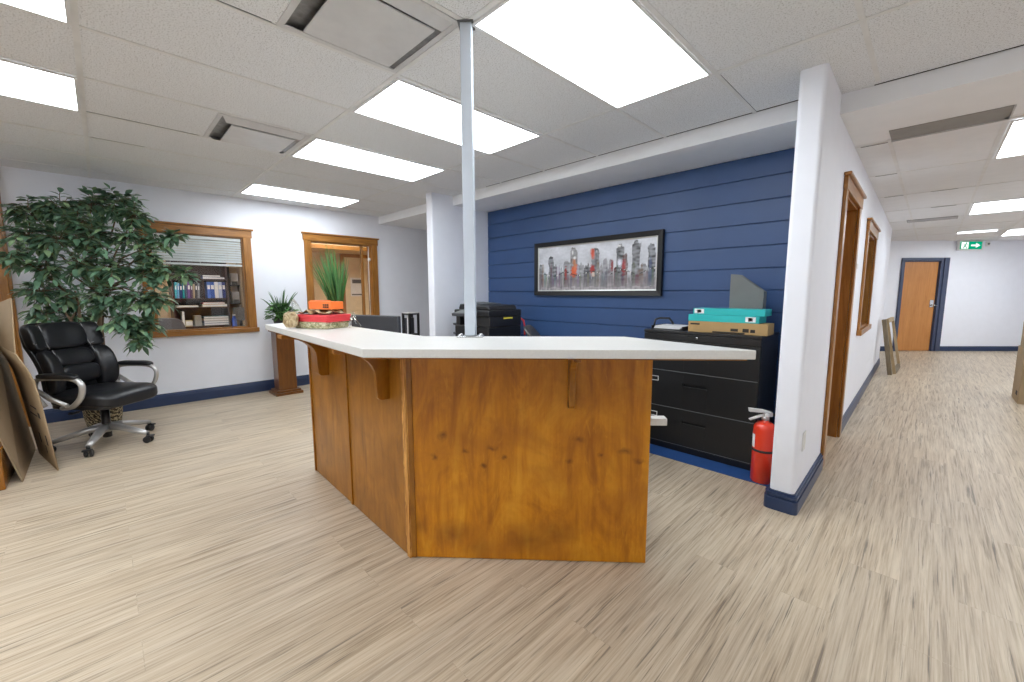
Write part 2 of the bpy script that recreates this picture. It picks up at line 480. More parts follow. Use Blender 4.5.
# left wall with two interior windows (openings)
W1 = (.42, 1.325, .85, 1.985); W2 = (2.13, 3.03, .93, 2.02)      # y0, y1, z0, z1
def wall_with_holes(name, m, length, thick, top, holes, mat, x0=0):
    """wall in frame m from x0 to length; holes (x0,x1,z0,z1)"""
    mb = MB(m=m)
    xs = sorted({x0, length, *[h[0] for h in holes], *[h[1] for h in holes]})
    for a, b in zip(xs, xs[1:]):
        hh = [h for h in holes if h[0] <= a+1e-6 and h[1] >= b-1e-6]
        if not hh: mb.box((a, -thick, 0), (b, 0, top))
        else:
            h = hh[0]
            if h[2] > 0: mb.box((a, -thick, 0), (b, 0, h[2]))
            if h[3] < top: mb.box((a, -thick, h[3]), (b, 0, top))
    bmesh.ops.remove_doubles(mb.b, verts=mb.b.verts, dist=1e-5)
    return struct(mb.build(name, mat))
LW = frame_m((XL, 0, 0), (0, 1, 0), (1, 0, 0))
wall_with_holes('wall_left', LW, 6.4, .12, H, [W1, W2], 'wall', YF)
mb = MB(); mb.box((XL-.12, YF-.12, 0), (XR+.12, YF, H)); struct(mb.build('wall_behind', 'wall'))
mb = MB(); mb.box((XR, YF-.12, 0), (XR+.12, 17, H)); struct(mb.build('wall_right', 'wall'))
mb = MB(); mb.box((XL, 6.4, 0), (-4.3, 6.5, H)); struct(mb.build('wall_passage', 'wall'))

# blue shiplap wall
mb = MB(); pitch = .1753; z = 2.179-12*pitch
mb.box((-4.36, YB+.012, 0), (-.5, YB+.1, HS)); mb.mi = 0
zs = [0.0] + [2.179-k*pitch for k in range(12, -1, -1)] + [HS]
zs = [q for q in zs if q >= 0]
for a, b in zip(zs, zs[1:]):
    if b-a > .02: mb.box((-4.26, YB, a+.0032), (-.5, YB+.02, b-.0032), .003, 1)
struct(mb.build('wall_blue', 'blue'))

def rounded_end(x0, x1, y0, y1, r, seg=6):
    """plan outline of a wall stub with rounded corners at its y0 end"""
    p = [(x1, y1)]
    p += [(x1-r+r*math.cos(a), y0+r+r*math.sin(a)) for a in [-k*PI/2/seg for k in range(seg+1)]]
    p += [(x0+r-r*math.sin(a), y0+r-r*math.cos(a)) for a in [k*PI/2/seg for k in range(seg+1)]]
    p += [(x0, y1)]
    return p
def prism_plan(mb, pl, z0, z1):
    mb.prism([(x, y, z0) for x, y in pl][::-1], (0, 0, z1-z0))
mb = MB(); prism_plan(mb, rounded_end(-4.36, -4.235, 2.86, YB+.05, .018), 0, H); struct(mb.build('wall_stub', 'wall'), 'white partition end at the far edge of the blue recess', 'wall')
mb = MB(); mb.box((-4.36, YB, 0), (-4.24, 6.4, H)); struct(mb.build('wall_side', 'wall'))

# corridor wall: rounded nose, door and window openings
D1 = (.975, 1.80, 0, 1.985); W3 = (2.745, 3.72, .90, 1.90); LEN = 6.97
mb = MB(m=CW)
xs = [.15, D1[0], D1[1], W3[0], W3[1], LEN]
def seg(a, b, z0, z1): mb.box((a, -.125, z0), (b, 0, z1))
prism_plan(mb, [(y, x) for x, y in []] or [(.15, 0)] + [(.022-.022*math.sin(a), -.022+.022*math.cos(a)) for a in [k*PI/12 for k in range(7)]]
           + [(.022-.022*math.cos(a), -.103-.022*math.sin(a)) for a in [k*PI/12 for k in range(7)]] + [(.15, -.125)], 0, H)
seg(.15, D1[0], 0, H); seg(D1[0], D1[1], D1[3], H); seg(D1[1], W3[0], 0, H); seg(W3[0], W3[1], 0, W3[2]); seg(W3[0], W3[1], W3[3], H); seg(W3[1], LEN, 0, H)
struct(mb.build('wall_corridor', 'wall'))
# far end wall (angled) with the door opening
FD = (-.125, .64, 0, 1.935)
wall_with_holes('wall_end', EW, 3.4, .15, HS, [FD], 'wall', -3.2)
mb = MB(m=CW); mb.box((LEN-.12, -6, 0), (LEN, -.125, HS)); struct(mb.build('wall_return', 'wall'))

# baseboards: profile with a small step
def baseboard(name, m, a, b, h=.135, th=.016, mat='navy'):
    mb = MB(m=m)
    pr = [(0, 0), (th, 0), (th, h*.72), (th*.75, h*.76), (th*.75, h*.86), (th*.35, h*.93), (th*.3, h), (0, h)]
    mb.prism([(a, y+.0005, z) for y, z in pr], (b-a, 0, 0))
    return struct(mb.build(name, mat))
baseboard('baseboard_left', LW, YF, 6.4, .14)
def nose_base():
    mb = MB(m=CW); r = .03
    for (o, z0, z1) in ((.024, 0, .078), (.016, .078, .09), (.020, .09, .104), (.010, .104, .115)):
        p = [(D1[0]-.095, o)] + [(-o+r*(1-math.sin(a)), o-r*(1-math.cos(a))) for a in [k*PI/12 for k in range(7)]]
        p += [(-o+r*(1-math.cos(a)), -.125-o+r*(1-math.sin(a))) for a in [k*PI/12 for k in range(7)]] + [(.3, -.125-o), (.3, -.11), (.01, -.11), (.01, -.01), (D1[0]-.095, -.01)]
        prism_plan(mb, p, z0, z1)
    return struct(mb.build('baseboard_corridor', 'navy'))
nose_base()
baseboard('baseboard_passage', CW, D1[1]+.085, LEN, .12)
baseboard('baseboard_end', EW, FD[1]+.16, 3.3, .105)
baseboard('baseboard_door', EW, -3.0, FD[0]-.06, .105)
BW = frame_m((0, YB, 0), (1, 0, 0), (0, -1, 0))
baseboard('baseboard_blue', BW, -4.235, -.59, .13, .014, 'blue')
SW = frame_m((-4.235, 0, 0), (0, -1, 0), (1, 0, 0))
mb = MB(); prism_plan(mb, [(-4.372, 3.2), (-4.372, 2.848), (-4.223, 2.848), (-4.223, 3.7), (-4.236, 3.7), (-4.236, 2.87), (-4.359, 2.87), (-4.359, 3.2)][::-1], 0, .13)
struct(mb.build('baseboard_stub', 'navy'))

# ------------------------------------------------------------------ ceiling lights
def make_light(name, label, w, l, mat='lamp', group=None, loc=(0, 0, 0)):
    t = thing(name, label, 'ceiling light', loc, 0, group)
    a = MB(); fr = .014; d = .010
    for (x0, y0, x1, y1) in ((-w/2, -l/2, w/2, -l/2+fr), (-w/2, l/2-fr, w/2, l/2), (-w/2, -l/2+fr, -w/2+fr, l/2-fr), (w/2-fr, -l/2+fr, w/2, l/2-fr)):
        a.box((x0, y0, -d), (x1, y1, 0))
    a.build('frame', 'grid', t)
    a = MB(); a.box((-w/2+fr, -l/2+fr, -.006), (w/2-fr, l/2-fr, -.001)); a.build('diffuser', mat, t)
    return t
GL = None
ML = make_light('ceiling_light', 'large bright ceiling light panel beside the top of the steel pole', .585, 1.195)
ML.location = (X0+.305, Y0+1.22*1.5, H-.0035)
for (i, j, lab) in ((1, 1, 'bright ceiling light panel crossed by the steel pole'),
                    (3, 1, 'bright ceiling light panel beside the small air vent'),
                    (6, 1, 'farthest ceiling light panel, closest to the wall with two windows'),
                    (3, -1, 'ceiling light panel cut by the frame edge above the tall ficus'),
                    (1, -1, 'ceiling light panel showing only a corner at the top edge of the photo')):
    dup(ML, (X0-.61*i-.305, Y0+1.22*(j+.5), H-.0035), None, lab)
for (i, j) in ((-1, -1), (-3, -2), (1, -3), (5, -3)):  # unseen panels added behind the camera to help light the room
    dup(ML, (X0-.61*i-.305, Y0+1.22*(j+.5), H-.0035), None, 'added unseen ceiling light panel behind the viewpoint', 'unseen ceiling panels')
dup(ML, (1.6, 1.2, H-.0035), None, 'added unseen ceiling light panel behind the viewpoint', 'unseen ceiling panels')
ML2 = make_light('ceiling_light', 'near corridor ceiling light panel beside the grey ceiling strip', .585, 1.05)
ML2.location = (.55, 4.655, HS-.0035)
dup(ML2, (.55, 8.10, HS-.0035), None, 'middle corridor ceiling light panel before the exit sign')
dup(ML2, (1.12, 11.85, HS-.0035), None, 'farthest corridor ceiling light panel beyond the exit sign')
sl = make_light('strip_light', 'thin bright light strip on corridor ceiling just before the exit sign', .50, .22); sl.location = (.47, 11.20, HS-.0035)
for k, y in enumerate((4.9, 7.3, 9.7, 12.1)):  # extra out-of-view panels added to brighten the corridor
    dup(ML2, (1.9, y, HS-.0035), None, 'added corridor ceiling panel outside the view', 'unseen ceiling panels')

# ceiling diffusers
def vent(label, cx, cy, plate, tilt=0):
    t = thing('ceiling_vent', label, 'air vent', (cx, cy, H))
    a = MB(); w = .288; i = .262
    for (x0, y0, x1, y1) in ((-w, -w, w, -i), (-w, i, w, w), (-w, -i, -i, i), (i, -i, w, i)): a.box((x0, y0, -.006), (x1, y1, 0))
    a.build('frame', 'ventw', t)
    a = MB(); a.box((-i, -i, -.0035), (i, i, -.001)); a.build('duct_opening', 'galv', t)
    for s in (-1, 1):
        a = MB(); a.prism([(s*i, -i, -.004), (s*i, i, -.004), (s*.215, .235, -.030), (s*.215, -.235, -.030)], (0, 0, .003)); a.build('louver', 'ventw', t)
    a = MB(); a.box((-plate, -plate, -.036), (plate, plate, -.028), .002); a.build('face_plate', 'ventw', t)
    for s in (-1, 1):
        for q in (-1, 1): a = MB(); a.tube([(s*.12, q*.12, -.03), (s*.12, q*.12, -.002)], .006, 6); a.build('hanger', 'galv', t)
    return t
vent('large square ceiling vent with grey face plate nearest the steel pole', X0-.305, Y0+1.22-.305, .205)
vent('small looking square ceiling vent with dark slots behind the nearer vent', X0-.61*3.5, Y0+1.22-.305, .20)
t = thing('ceiling_panel', 'flat grey strip let into the corridor ceiling near its mouth', 'ceiling panel', (-.02, 3.94, HS))
a = MB(); a.box((-.27, -.125, -.004), (.265, .13, -.0005)); a.build('panel', 'vent', t)
a = MB(); a.box((-.272, .13, -.012), (.265, .137, -.0005)); a.box((.265, -.125, -.012), (.272, .137, -.0005)); a.build('lip', 'ventw', t)
t = thing('ceiling_vent', 'narrow grey slot vent on corridor ceiling above the far door', 'air vent', (-.03, 8.9, HS))
a = MB(); a.box((-.33, -.2, -.006), (.20, .12, -.0005)); a.build('panel', 'vent', t)
a = MB()
for k in range(5): a.box((-.32, -.19+.06*k, -.012), (.19, -.175+.06*k, -.006))
a.build('slat', 'ventw', t)

# ------------------------------------------------------------------ casings / windows / doors
def casing(m, h, name, label, cat, w=.085, th=.022, depth=.12, sill=True, door=False, mats=('oak', 'oakh'), back=True):
    """oak casing with flat head + cap and jamb liner round an opening h in wall frame m"""
    x0, x1, z0, z1 = h
    t = bpy.data.objects.new(name, None); COL.objects.link(t); t['kind'] = 'structure'
    if label: t['label'] = label; t['category'] = cat
    o = m @ V(((x0+x1)/2, 0, z0)); t.location = o
    e = .001
    for sgn, xa, xb in ((-1, x0-w, x0+.004), (1, x1-.004, x1+w)):
        a = MB(o, m); a.box((xa, e, 0 if door else z0), (xb, th, z1), .004)
        a.build('side_casing', mats[0], t)
    a = MB(o, m); a.box((x0-w-.012, e, z1-.004), (x1+w+.012, th+.004, z1+w), .004); a.build('head_casing', mats[1], t)
    a = MB(o, m); a.box((x0-w-.03, e, z1+w), (x1+w+.03, th+.022, z1+w+.022), .006); a.build('head_cap', mats[1], t)
    if not door:
        a = MB(o, m); a.box((x0-w-.02, e, z0-.055), (x1+w+.02, th+.02, z0+.002), .006); a.build('sill', mats[1], t)
    a = MB(o, m); d = depth
    a.box((x0, -d, z0), (x0+.018, .0, z1)); a.box((x1-.018, -d, z0), (x1, .0, z1)); a.box((x0+.018, -d, z1-.018), (x1-.018, 0, z1))
    if not door: a.box((x0+.018, -d, z0), (x1-.018, 0, z0+.018))
    a.build('jamb', mats[0], t)
    return t, o
w1, o1 = casing(LW, W1, 'window_1', 'oak framed interior window with half lowered white blind', 'window')
a = MB(o1, LW); a.box((W1[0]+.018, -.052, W1[2]+.018), (W1[1]-.018, -.046, W1[3]-.018)); a.build('pane', 'glass', w1)
w2, o2 = casing(LW, W2, 'window_2', 'oak framed interior window behind the tall grass plant', 'window')
a = MB(o2, LW); a.box((W2[0]+.018, -.052, W2[2]+.018), (W2[1]-.12, -.046, W2[3]-.018)); a.build('pane', 'glass', w2)
a = MB(o2, LW); a.box((W2[1]-.155, -.075, W2[2]+.018), (W2[1]-.12, -.03, W2[3]-.018), .004); a.build('mullion', 'oak', w2)
w3, o3 = casing(CW, W3, 'window_3', 'small oak framed corridor window past the doorway', 'window', depth=.12)
a = MB(o3, CW); a.box((W3[0]+.018, -.075, W3[2]+.018), (W3[1]-.018, -.07, W3[3]-.018)); a.build('pane', 'glass', w3)
d1, o4 = casing(CW, D1, 'door_1', 'oak cased doorway in the corridor wall', 'doorway', door=True, depth=.16)
a = MB(o4, CW); a.box((D1[0]+.03, -.16, .01), (D1[1]-.02, -.12, D1[3]-.02), .003); a.build('door_leaf', 'oak', d1)
a = MB(o4, CW); a.box((D1[0]+.018, -.118, 0), (D1[0]+.045, -.10, D1[3]-.018)); a.box((D1[1]-.045, -.118, 0), (D1[1]-.018, -.10, D1[3]-.018)); a.build('door_stop', 'oak', d1)

# far door: navy steel frame, veneer leaf, lever set
t = bpy.data.objects.new('door_2', None); COL.objects.link(t); t['kind'] = 'structure'; t['label'] = 'flat wooden door in a navy frame at the corridor end'; t['category'] = 'door'
o = EW @ V((.25, 0, 0)); t.location = o
a = MB(o, EW); fwid = .055
for (x0, x1, z0, z1) in ((FD[0]-fwid, FD[0]+.01, 0, FD[3]), (FD[1]-.01, FD[1]+.06, 0, FD[3]), (FD[0]-fwid, FD[1]+.06, FD[3], FD[3]+.062)):
    a.box((x0, .001, z0), (x1, .03, z1), .004)
a.box((FD[1]+.05, .001, 0), (FD[1]+.15, .05, FD[3]+.062), .004)
a.box((FD[0], -.14, 0), (FD[0]+.02, 0, FD[3])); a.box((FD[1]-.02, -.14, 0), (FD[1], 0, FD[3])); a.box((FD[0], -.14, FD[3]-.02), (FD[1], 0, FD[3]))
a.build('door_frame', 'navyframe', t)
a = MB(o, EW); a.box((FD[0]+.02, -.05, .006), (FD[1]-.02, -.01, FD[3]-.02), .003); leaf = a.build('door_leaf', 'doorwood', t)
a = MB(o, EW); a.box((FD[1]-.125, -.012, .95), (FD[1]-.045, .004, 1.11), .004); a.build('lock_plate', 'chrome', t)
a = MB(o, EW); a.tube([(FD[1]-.085, 0, 1.0), (FD[1]-.085, .055, 1.0), (FD[1]-.10, .06, 1.0), (FD[1]-.05+.02, .06, .985)], .012, 8); a.build('lever', 'chrome', t)

# wooden corner trim at the far left edge
a = MB(); a.box((XL+.001, -.86, 0), (XL+.06, -.585, H), .006); a.box((XL+.06, -.84, .12), (XL+.075, -.78, H-.05), .004); a.box((XL+.06, -.66, .12), (XL+.075, -.605, H-.05), .004)
struct(a.build('trim_3', 'oak'), 'golden wood casing at the photo edge behind the ficus', 'trim')

# ------------------------------------------------------------------ reception counter
u = V((.736, .677, 0)).normalized(); nn = V((u.y, -u.x, 0))        # right leg direction and its outward normal
K = V((-1.698, .972, 0)); R1 = K + u*1.138
ZT = 1.08; TH = .034
desk = thing('reception_counter', 'angled reception counter with cream top and stained birch panels', 'reception desk', (K.x, K.y, 0))
dk = (K.x, K.y, 0)
# countertop outline (plan)
F0 = V((-3.16, .772, 0)); FK = V((-1.497, .685, 0)); FR = FK + u*1.45
outline = [F0, FK, FR, FR + V((-.44, .03, 0)), None, None, None]
bk = .465
BKK = FK - nn*bk; 
# inner corner of back edges: line y=1.10 and line parallel to u at distance bk
tt = (1.105-BKK.y)/u.y; IB = BKK + u*tt
tt2 = .30; BR = FR - nn*bk
# right end cut: from FR towards -x
k = ((FR-BKK).dot(nn)); 
BR2 = BKK + u*(1.45-.37)
pl = [(F0.x, F0.y), (FK.x, FK.y), (FR.x, FR.y), (BR2.x, BR2.y), (IB.x, IB.y), (-3.37, 1.125)]
a = MB(dk); prism_plan(a, pl, ZT-TH, ZT); ct = a.build('countertop', 'counter', desk, .0025, 2)
# cream substrate lip seen under the front edge
def off(pl, d):
    c = [V((x, y, 0)) for x, y in pl]; n = len(c); r = []
    for i in range(n):
        p, q, w = c[i-1], c[i], c[(i+1) % n]
        d1_ = (q-p).normalized(); d2_ = (w-q).normalized()
        n1 = V((-d1_.y, d1_.x, 0)); n2 = V((-d2_.y, d2_.x, 0)); b = (n1+n2).normalized()
        q2 = q + b*(d/max(.3, b.dot(n1))); r.append((q2.x, q2.y))
    return r
a = MB(dk); prism_plan(a, off(pl, .012), ZT-TH-.006, ZT-TH); a.build('top_lip', 'birch2', desk)
ZP = ZT-TH-.006
# left face panels (along x), right face panel (own frame so knots sit where they should)
YL = .985
UL = V((-1, .029, 0)).normalized(); NL = V((-UL.y, UL.x, 0)) if False else V((-.029, -1, 0)).normalized()
LF = frame_m(K, UL, NL); SL = 1.372      # left leg: x from the corner, y outward
SB = .700
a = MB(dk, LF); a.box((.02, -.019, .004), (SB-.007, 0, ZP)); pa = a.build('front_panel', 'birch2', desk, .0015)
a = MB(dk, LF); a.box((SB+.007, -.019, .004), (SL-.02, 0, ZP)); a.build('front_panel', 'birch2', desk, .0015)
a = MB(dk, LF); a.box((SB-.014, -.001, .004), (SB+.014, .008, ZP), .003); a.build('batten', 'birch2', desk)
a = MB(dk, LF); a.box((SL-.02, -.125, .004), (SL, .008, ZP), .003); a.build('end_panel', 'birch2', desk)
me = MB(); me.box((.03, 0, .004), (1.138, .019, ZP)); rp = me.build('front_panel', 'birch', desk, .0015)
rp.rotation_euler = (0, 0, math.atan2(u.y, u.x)); rp.location = (0, 0, 0); rp['label'] = 'knotty birch front panel'
# corner post: two raw plywood edges meeting, slightly ragged
a = MB(dk, LF); rr = random.Random(3); zz = .004; pro = [(.022, 0)]
outl = [(.022, .004)]; inl = []
while zz < ZP: 
    outl.append((rr.uniform(.012, .024), zz)); zz += rr.uniform(.012, .035)
outl.append((.018, ZP))
pl_ = [(-.012, .004)] + outl[1:] + [(-.012, ZP)]
a.prism([(x, .0065, z) for x, z in pl_], (0, -.0255, 0)); a.build('corner_post', 'rawedge', desk)
a = MB(dk, m=None)
q0 = K + nn*.006 + u*.0; q1 = K + nn*.006 + u*.034
a.prism([(q0.x, q0.y, .004), (q1.x, q1.y, .004), (q1.x-nn.x*.02, q1.y-nn.y*.02, .004), (q0.x-nn.x*.02, q0.y-nn.y*.02, .004)], (0, 0, ZP-.004)); a.build('corner_strip', 'birch2', desk, .002)
# corbels
def corbel(pos, outd, alongd, ht=.014):
    pr = [(0, ZP), (.262, ZP), (.262, ZP-.022)]
    pr += [(.245-.175*math.sin(k*PI/2/8), ZP-.022-.125*(1-math.cos(k*PI/2/8))) for k in range(1, 9)]
    pr += [(.068, ZP-.20), (.064, ZP-.245)] + [(.034+.030*math.cos(q), ZP-.250-.022*math.sin(q)) for q in (.4, .9, 1.4)] + [(0, ZP-.272)]
    pts = [pos + outd*d + V((0, 0, z)) for d, z in pr]
    a = MB(dk); a.prism([p - alongd*ht for p in pts], alongd*2*ht)
    return a.build('bracket', 'walnut' if False else 'birch2', desk, .003)
corbel(K + UL*1.03, NL, UL, .045)
corbel(K + UL*.165, NL, UL)
corbel(K + u*.772, nn, u)
# inner side: worksurface, supports, back lining
WL = K + UL*(SL-.022) - NL*.02
ws = [(WL.x, WL.y), (K.x-.02, YL+.02), (R1.x+.07*u.x, R1.y+.07*u.y), (R1.x+.07*u.x-nn.x*.5, R1.y+.07*u.y-nn.y*.5), (-2.0, 2.05), (-3.75, 2.05), (-3.75, 1.56), (WL.x, 1.56)]
ws[1] = (K.x-nn.x*.022, YL+.022); ws[2] = (R1.x-.02*u.x-nn.x*.022, R1.y-.02*u.y-nn.y*.022); ws[3] = (ws[2][0]-nn.x*.5, ws[2][1]-nn.y*.5)
a = MB(dk); prism_plan(a, ws, .675, .708); a.build('worksurface', 'cream', desk, .003)
LG = R1 - nn*.03
a = MB(dk); a.prism([(p_.x, p_.y, .672) for p_ in (LG - u*.019, LG + u*.085, LG + u*.085 - nn*.05, LG - u*.019 - nn*.05)], (0, 0, .034), .002); a.build('ledge', 'counter', desk)
for (p, q) in ((V((-3.73, 1.58, 0)), V((-3.73, 2.03, 0))), (V((-2.05, 1.70, 0)), V((-2.05, 2.03, 0))), (V((-2.6, 1.03, 0)), V((-2.6, 1.62, 0))), (V((-2.0, 1.02, 0)), V((-2.0, 1.60, 0))), (R1-nn*.03-u*.05, R1-nn*.48-u*.05)):
    d = (q-p).normalized(); s = V((-d.y, d.x, 0))*.012
    a = MB(dk); a.prism([p-s, q-s, q+s, p+s], (0, 0, .675)); a.build('support_panel', 'cream', desk)
a = MB(dk, LF); a.box((.06, -.038, .708), (SL-.022, -.0195, ZP)); a.build('back_lining', 'cream', desk)

# support pole on the counter
px, py = -1.538, 1.243
pole = thing('support_pole', 'square pale steel pole from counter top to ceiling', 'pole', (px, py, ZT), math.atan2(u.y, u.x))
a = MB(); a.box((-.0255, -.0255, .006), (.0255, .0255, H-ZT-.001), .004); a.build('tube', 'steel', pole)
a = MB(); a.box((-.062, -.040, 0), (.062, .040, .006), .002)
for s in (-1, 1):
    a.lathe([(.009, .006), (.008, .013), (0, .014)], (s*.048, -.022, 0), 8); a.lathe([(.009, .006), (.008, .013), (0, .014)], (s*.048, .022, 0), 8)
a.build('base_flange', 'chrome', pole)
a = MB()
for (x0, y0, x1, y1) in ((-.035, -.035, .035, -.0256), (-.035, .0256, .035, .035), (-.035, -.0256, -.0256, .0256), (.0256, -.0256, .035, .0256)): a.box((x0, y0, H-ZT-.009), (x1, y1, H-ZT-.0042))
a.build('ceiling_collar', 'midgrey', pole)
# ------------------------------------------------------------------ framed painting on the blue wall
px0, px1, pz0, pz1 = -3.36, -1.775, 1.255, 1.862
pic = thing('framed_painting', 'wide black framed abstract city painting on the navy wall', 'painting', ((px0+px1)/2, YB, pz0))
po = ((px0+px1)/2, YB, pz0); fwd = .050
a = MB(po)
def mitre(a, x0, x1, z0, z1, w, y0, y1, y2):
    """four mitred frame bars, front face sloping from y1 (outer) to y2 (inner)"""
    O = [(x0, z0), (x1, z0), (x1, z1), (x0, z1)]; I = [(x0+w, z0+w), (x1-w, z0+w), (x1-w, z1-w), (x0+w, z1-w)]
    for i in range(4):
        j = (i+1) % 4
        p = [(O[i][0], y0, O[i][1]), (O[j][0], y0, O[j][1]), (I[j][0], y0, I[j][1]), (I[i][0], y0, I[i][1])]
        q = [(O[i][0], y1, O[i][1]), (O[j][0], y1, O[j][1]), (I[j][0], y2, I[j][1]), (I[i][0], y2, I[i][1])]
        vp = [a.v(k) for k in p]; vq = [a.v(k) for k in q]
        a.f(vq); a.f(vp[::-1])
        for k in range(4): a.f([vp[k], vp[(k+1) % 4], vq[(k+1) % 4], vq[k]])
mitre(a, px0, px1, pz0, pz1, fwd, YB-.003, YB-.042, YB-.034)
bmesh.ops.recalc_face_normals(a.b, faces=a.b.faces[:]); a.build('frame', 'frameblack', pic)
a = MB(po); mitre(a, px0+fwd, px1-fwd, pz0+fwd, pz1-fwd, .012, YB-.003, YB-.030, YB-.026)
bmesh.ops.recalc_face_normals(a.b, faces=a.b.faces[:]); a.build('liner', 'silverlip', pic)
def painting_color(u, v):
    """a loose grey skyline: pale sky, towers as dry vertical strokes, a few orange-red patches, a thin sagging line"""
    n = noise.noise(V((u*9, v*4, 1.3))); n2 = noise.noise(V((u*60, v*5, 4.1))); n3 = noise.noise(V((u*30, v*22, 9.7)))
    sky = .70+.16*n+.07*n3
    c = V((sky*.97, sky*.985, sky*1.05))
    if v < .42:
        k = min(1, (.42-v)/.2); c = c.lerp(V((.27, .235, .24))*(1+.8*n2+.5*n3), k*.8)
    for (x, w, top, shade, al) in TOWERS:
        d = abs(u-x)/w; wob = .06*n2+.03*n3
        t = top - (max(0, d-.35)*.10)
        if d < 1+.35*n2 and v < t+wob and v > .06+.05*n3:
            k = min(1, al*1.3)*(.8+.5*n3)*min(1, (v+.02)/.3)
            c = c.lerp(V(shade)*.75*(1+.5*n2), max(0, min(1, k)))
    for (x, y, w, h, colr) in ACC:
        d = (abs((u-x)/w)**2.4 + abs((v-y)/h)**2.4)**(1/2.4)
        if d < 1.15+.55*n3+.35*n2: c = c.lerp(V(colr)*(1+.35*n2), .92 if d < .75+.3*n3 else .5)
    line = .36+.045*math.sin(u*26+1)+.02*n
    if abs(v-line) < .010 and n3 > -.15: c = V((.05, .05, .05)) if n2 < .15 else V((.75, .72, .68))
    return tuple(max(0.0, min(1.0, k)) for k in c)
rr = random.Random(12)
TOWERS = [(.018, .02, .62, (.13, .14, .15), .7), (.125, .026, .78, (.10, .11, .12), .75), (.165, .02, .60, (.13, .13, .14), .7), (.28, .03, .66, (.22, .21, .22), .6),
          (.345, .030, .94, (.20, .18, .17), .7), (.27, .016, .50, (.12, .04, .03), .8), (.42, .022, .58, (.22, .22, .23), .6), (.47, .03, .55, (.07, .07, .08), .75), (.525, .02, .92, (.16, .16, .17), .75), (.555, .016, .84, (.18, .17, .17), .7),
          (.62, .02, .66, (.24, .20, .24), .5), (.665, .02, .62, (.2, .16, .18), .6), (.735, .030, .92, (.09, .09, .09), .75), (.775, .018, .74, (.13, .05, .04), .7), (.705, .014, .5, (.14, .04, .04), .7), (.855, .030, .97, (.14, .14, .15), .8), (.965, .026, .88, (.10, .10, .11), .8), (.91, .03, .50, (.2, .18, .19), .6)]
for k in range(60): TOWERS.append((rr.random(), rr.uniform(.004, .014), rr.uniform(.25, .62), tuple(rr.uniform(.08, .3)*q for q in (1, .95, .98)), .5))
ACC = [(.345, .43, .028, .13, (.78, .12, .03)), (.350, .60, .014, .12, (.55, .22, .10)), (.335, .84, .008, .05, (.8, .8, .8)), (.352, .72, .016, .03, (.75, .75, .75)), (.512, .79, .016, .13, (.72, .10, .04)), (.512, .42, .020, .12, (.42, .035, .03)), (.518, .34, .014, .05, (.7, .6, .5)), (.27, .40, .010, .13, (.40, .04, .03)),
       (.735, .56, .018, .075, (.75, .75, .85)), (.725, .90, .016, .02, (.85, .85, .85)), (.765, .45, .014, .15, (.36, .05, .05)), (.675, .5, .010, .10, (.30, .05, .05))]
a = MB(po); nx, nz = 260, 84; ix0, ix1, iz0, iz1 = px0+fwd+.012, px1-fwd-.012, pz0+fwd+.012, pz1-fwd-.012
lay = None; g = []; cols = []
for j in range(nz+1):
    for i in range(nx+1):
        uu, vv = i/nx, j/nz
        a.v((ix0+(ix1-ix0)*uu, YB-.022, iz0+(iz1-iz0)*vv)); cols.append(painting_color(uu, vv))
a.b.verts.ensure_lookup_table()
for j in range(nz):
    for i in range(nx):
        q = j*(nx+1)+i; a.f([a.b.verts[q], a.b.verts[q+1], a.b.verts[q+nx+2], a.b.verts[q+nx+1]])
cv = a.build('canvas', 'paint', pic)
at = cv.data.color_attributes.new('Col', 'FLOAT_COLOR', 'POINT')
for i, c in enumerate(cols): at.data[i].color = (*c, 1)

# ------------------------------------------------------------------ black lateral file cabinet and what is on it
cx0, cx1, cy0, cy1, cz = -1.665, -.80, 3.20, 3.66, .985
fo = ((cx0+cx1)/2, cy0, .004)
mat_ = MB((-1.3, 3.05, 0)); mat_.box((-2.3, 3.045, .0005), (-.615, 3.715, .004), .001, 1)
tag(mat_.build('floor_mat', 'navy_mat'), 'flat blue mat on the floor under the black filing cabinet', 'mat')
cab = thing('filing_cabinet', 'black three drawer lateral filing cabinet against the navy wall', 'filing cabinet', fo)
a = MB(fo); a.box((cx0, cy0+.02, .05), (cx1, cy1, cz-.022)); a.box((cx0+.015, cy0+.03, .004), (cx1-.015, cy1-.02, .05)); a.build('body', 'blackmetal', cab, .002)
a = MB(fo); a.box((cx0-.003, cy0-.002, cz-.022), (cx1+.003, cy1+.003, cz), .003); a.build('top', 'blackmetal', cab)
a = MB(fo); a.box((cx0, cy0+.001, cz-.072), (cx1, cy0+.02, cz-.026), .002); lk = a.build('lock_rail', 'blackmetal', cab)
a = MB(fo); a.lathe([(.009, 0), (.009, .006), (.006, .008), (0, .008)], (-1.234, cy0+.001, cz-.045), 12, Rx(PI/2)); a.build('lock', 'chrome', lk)
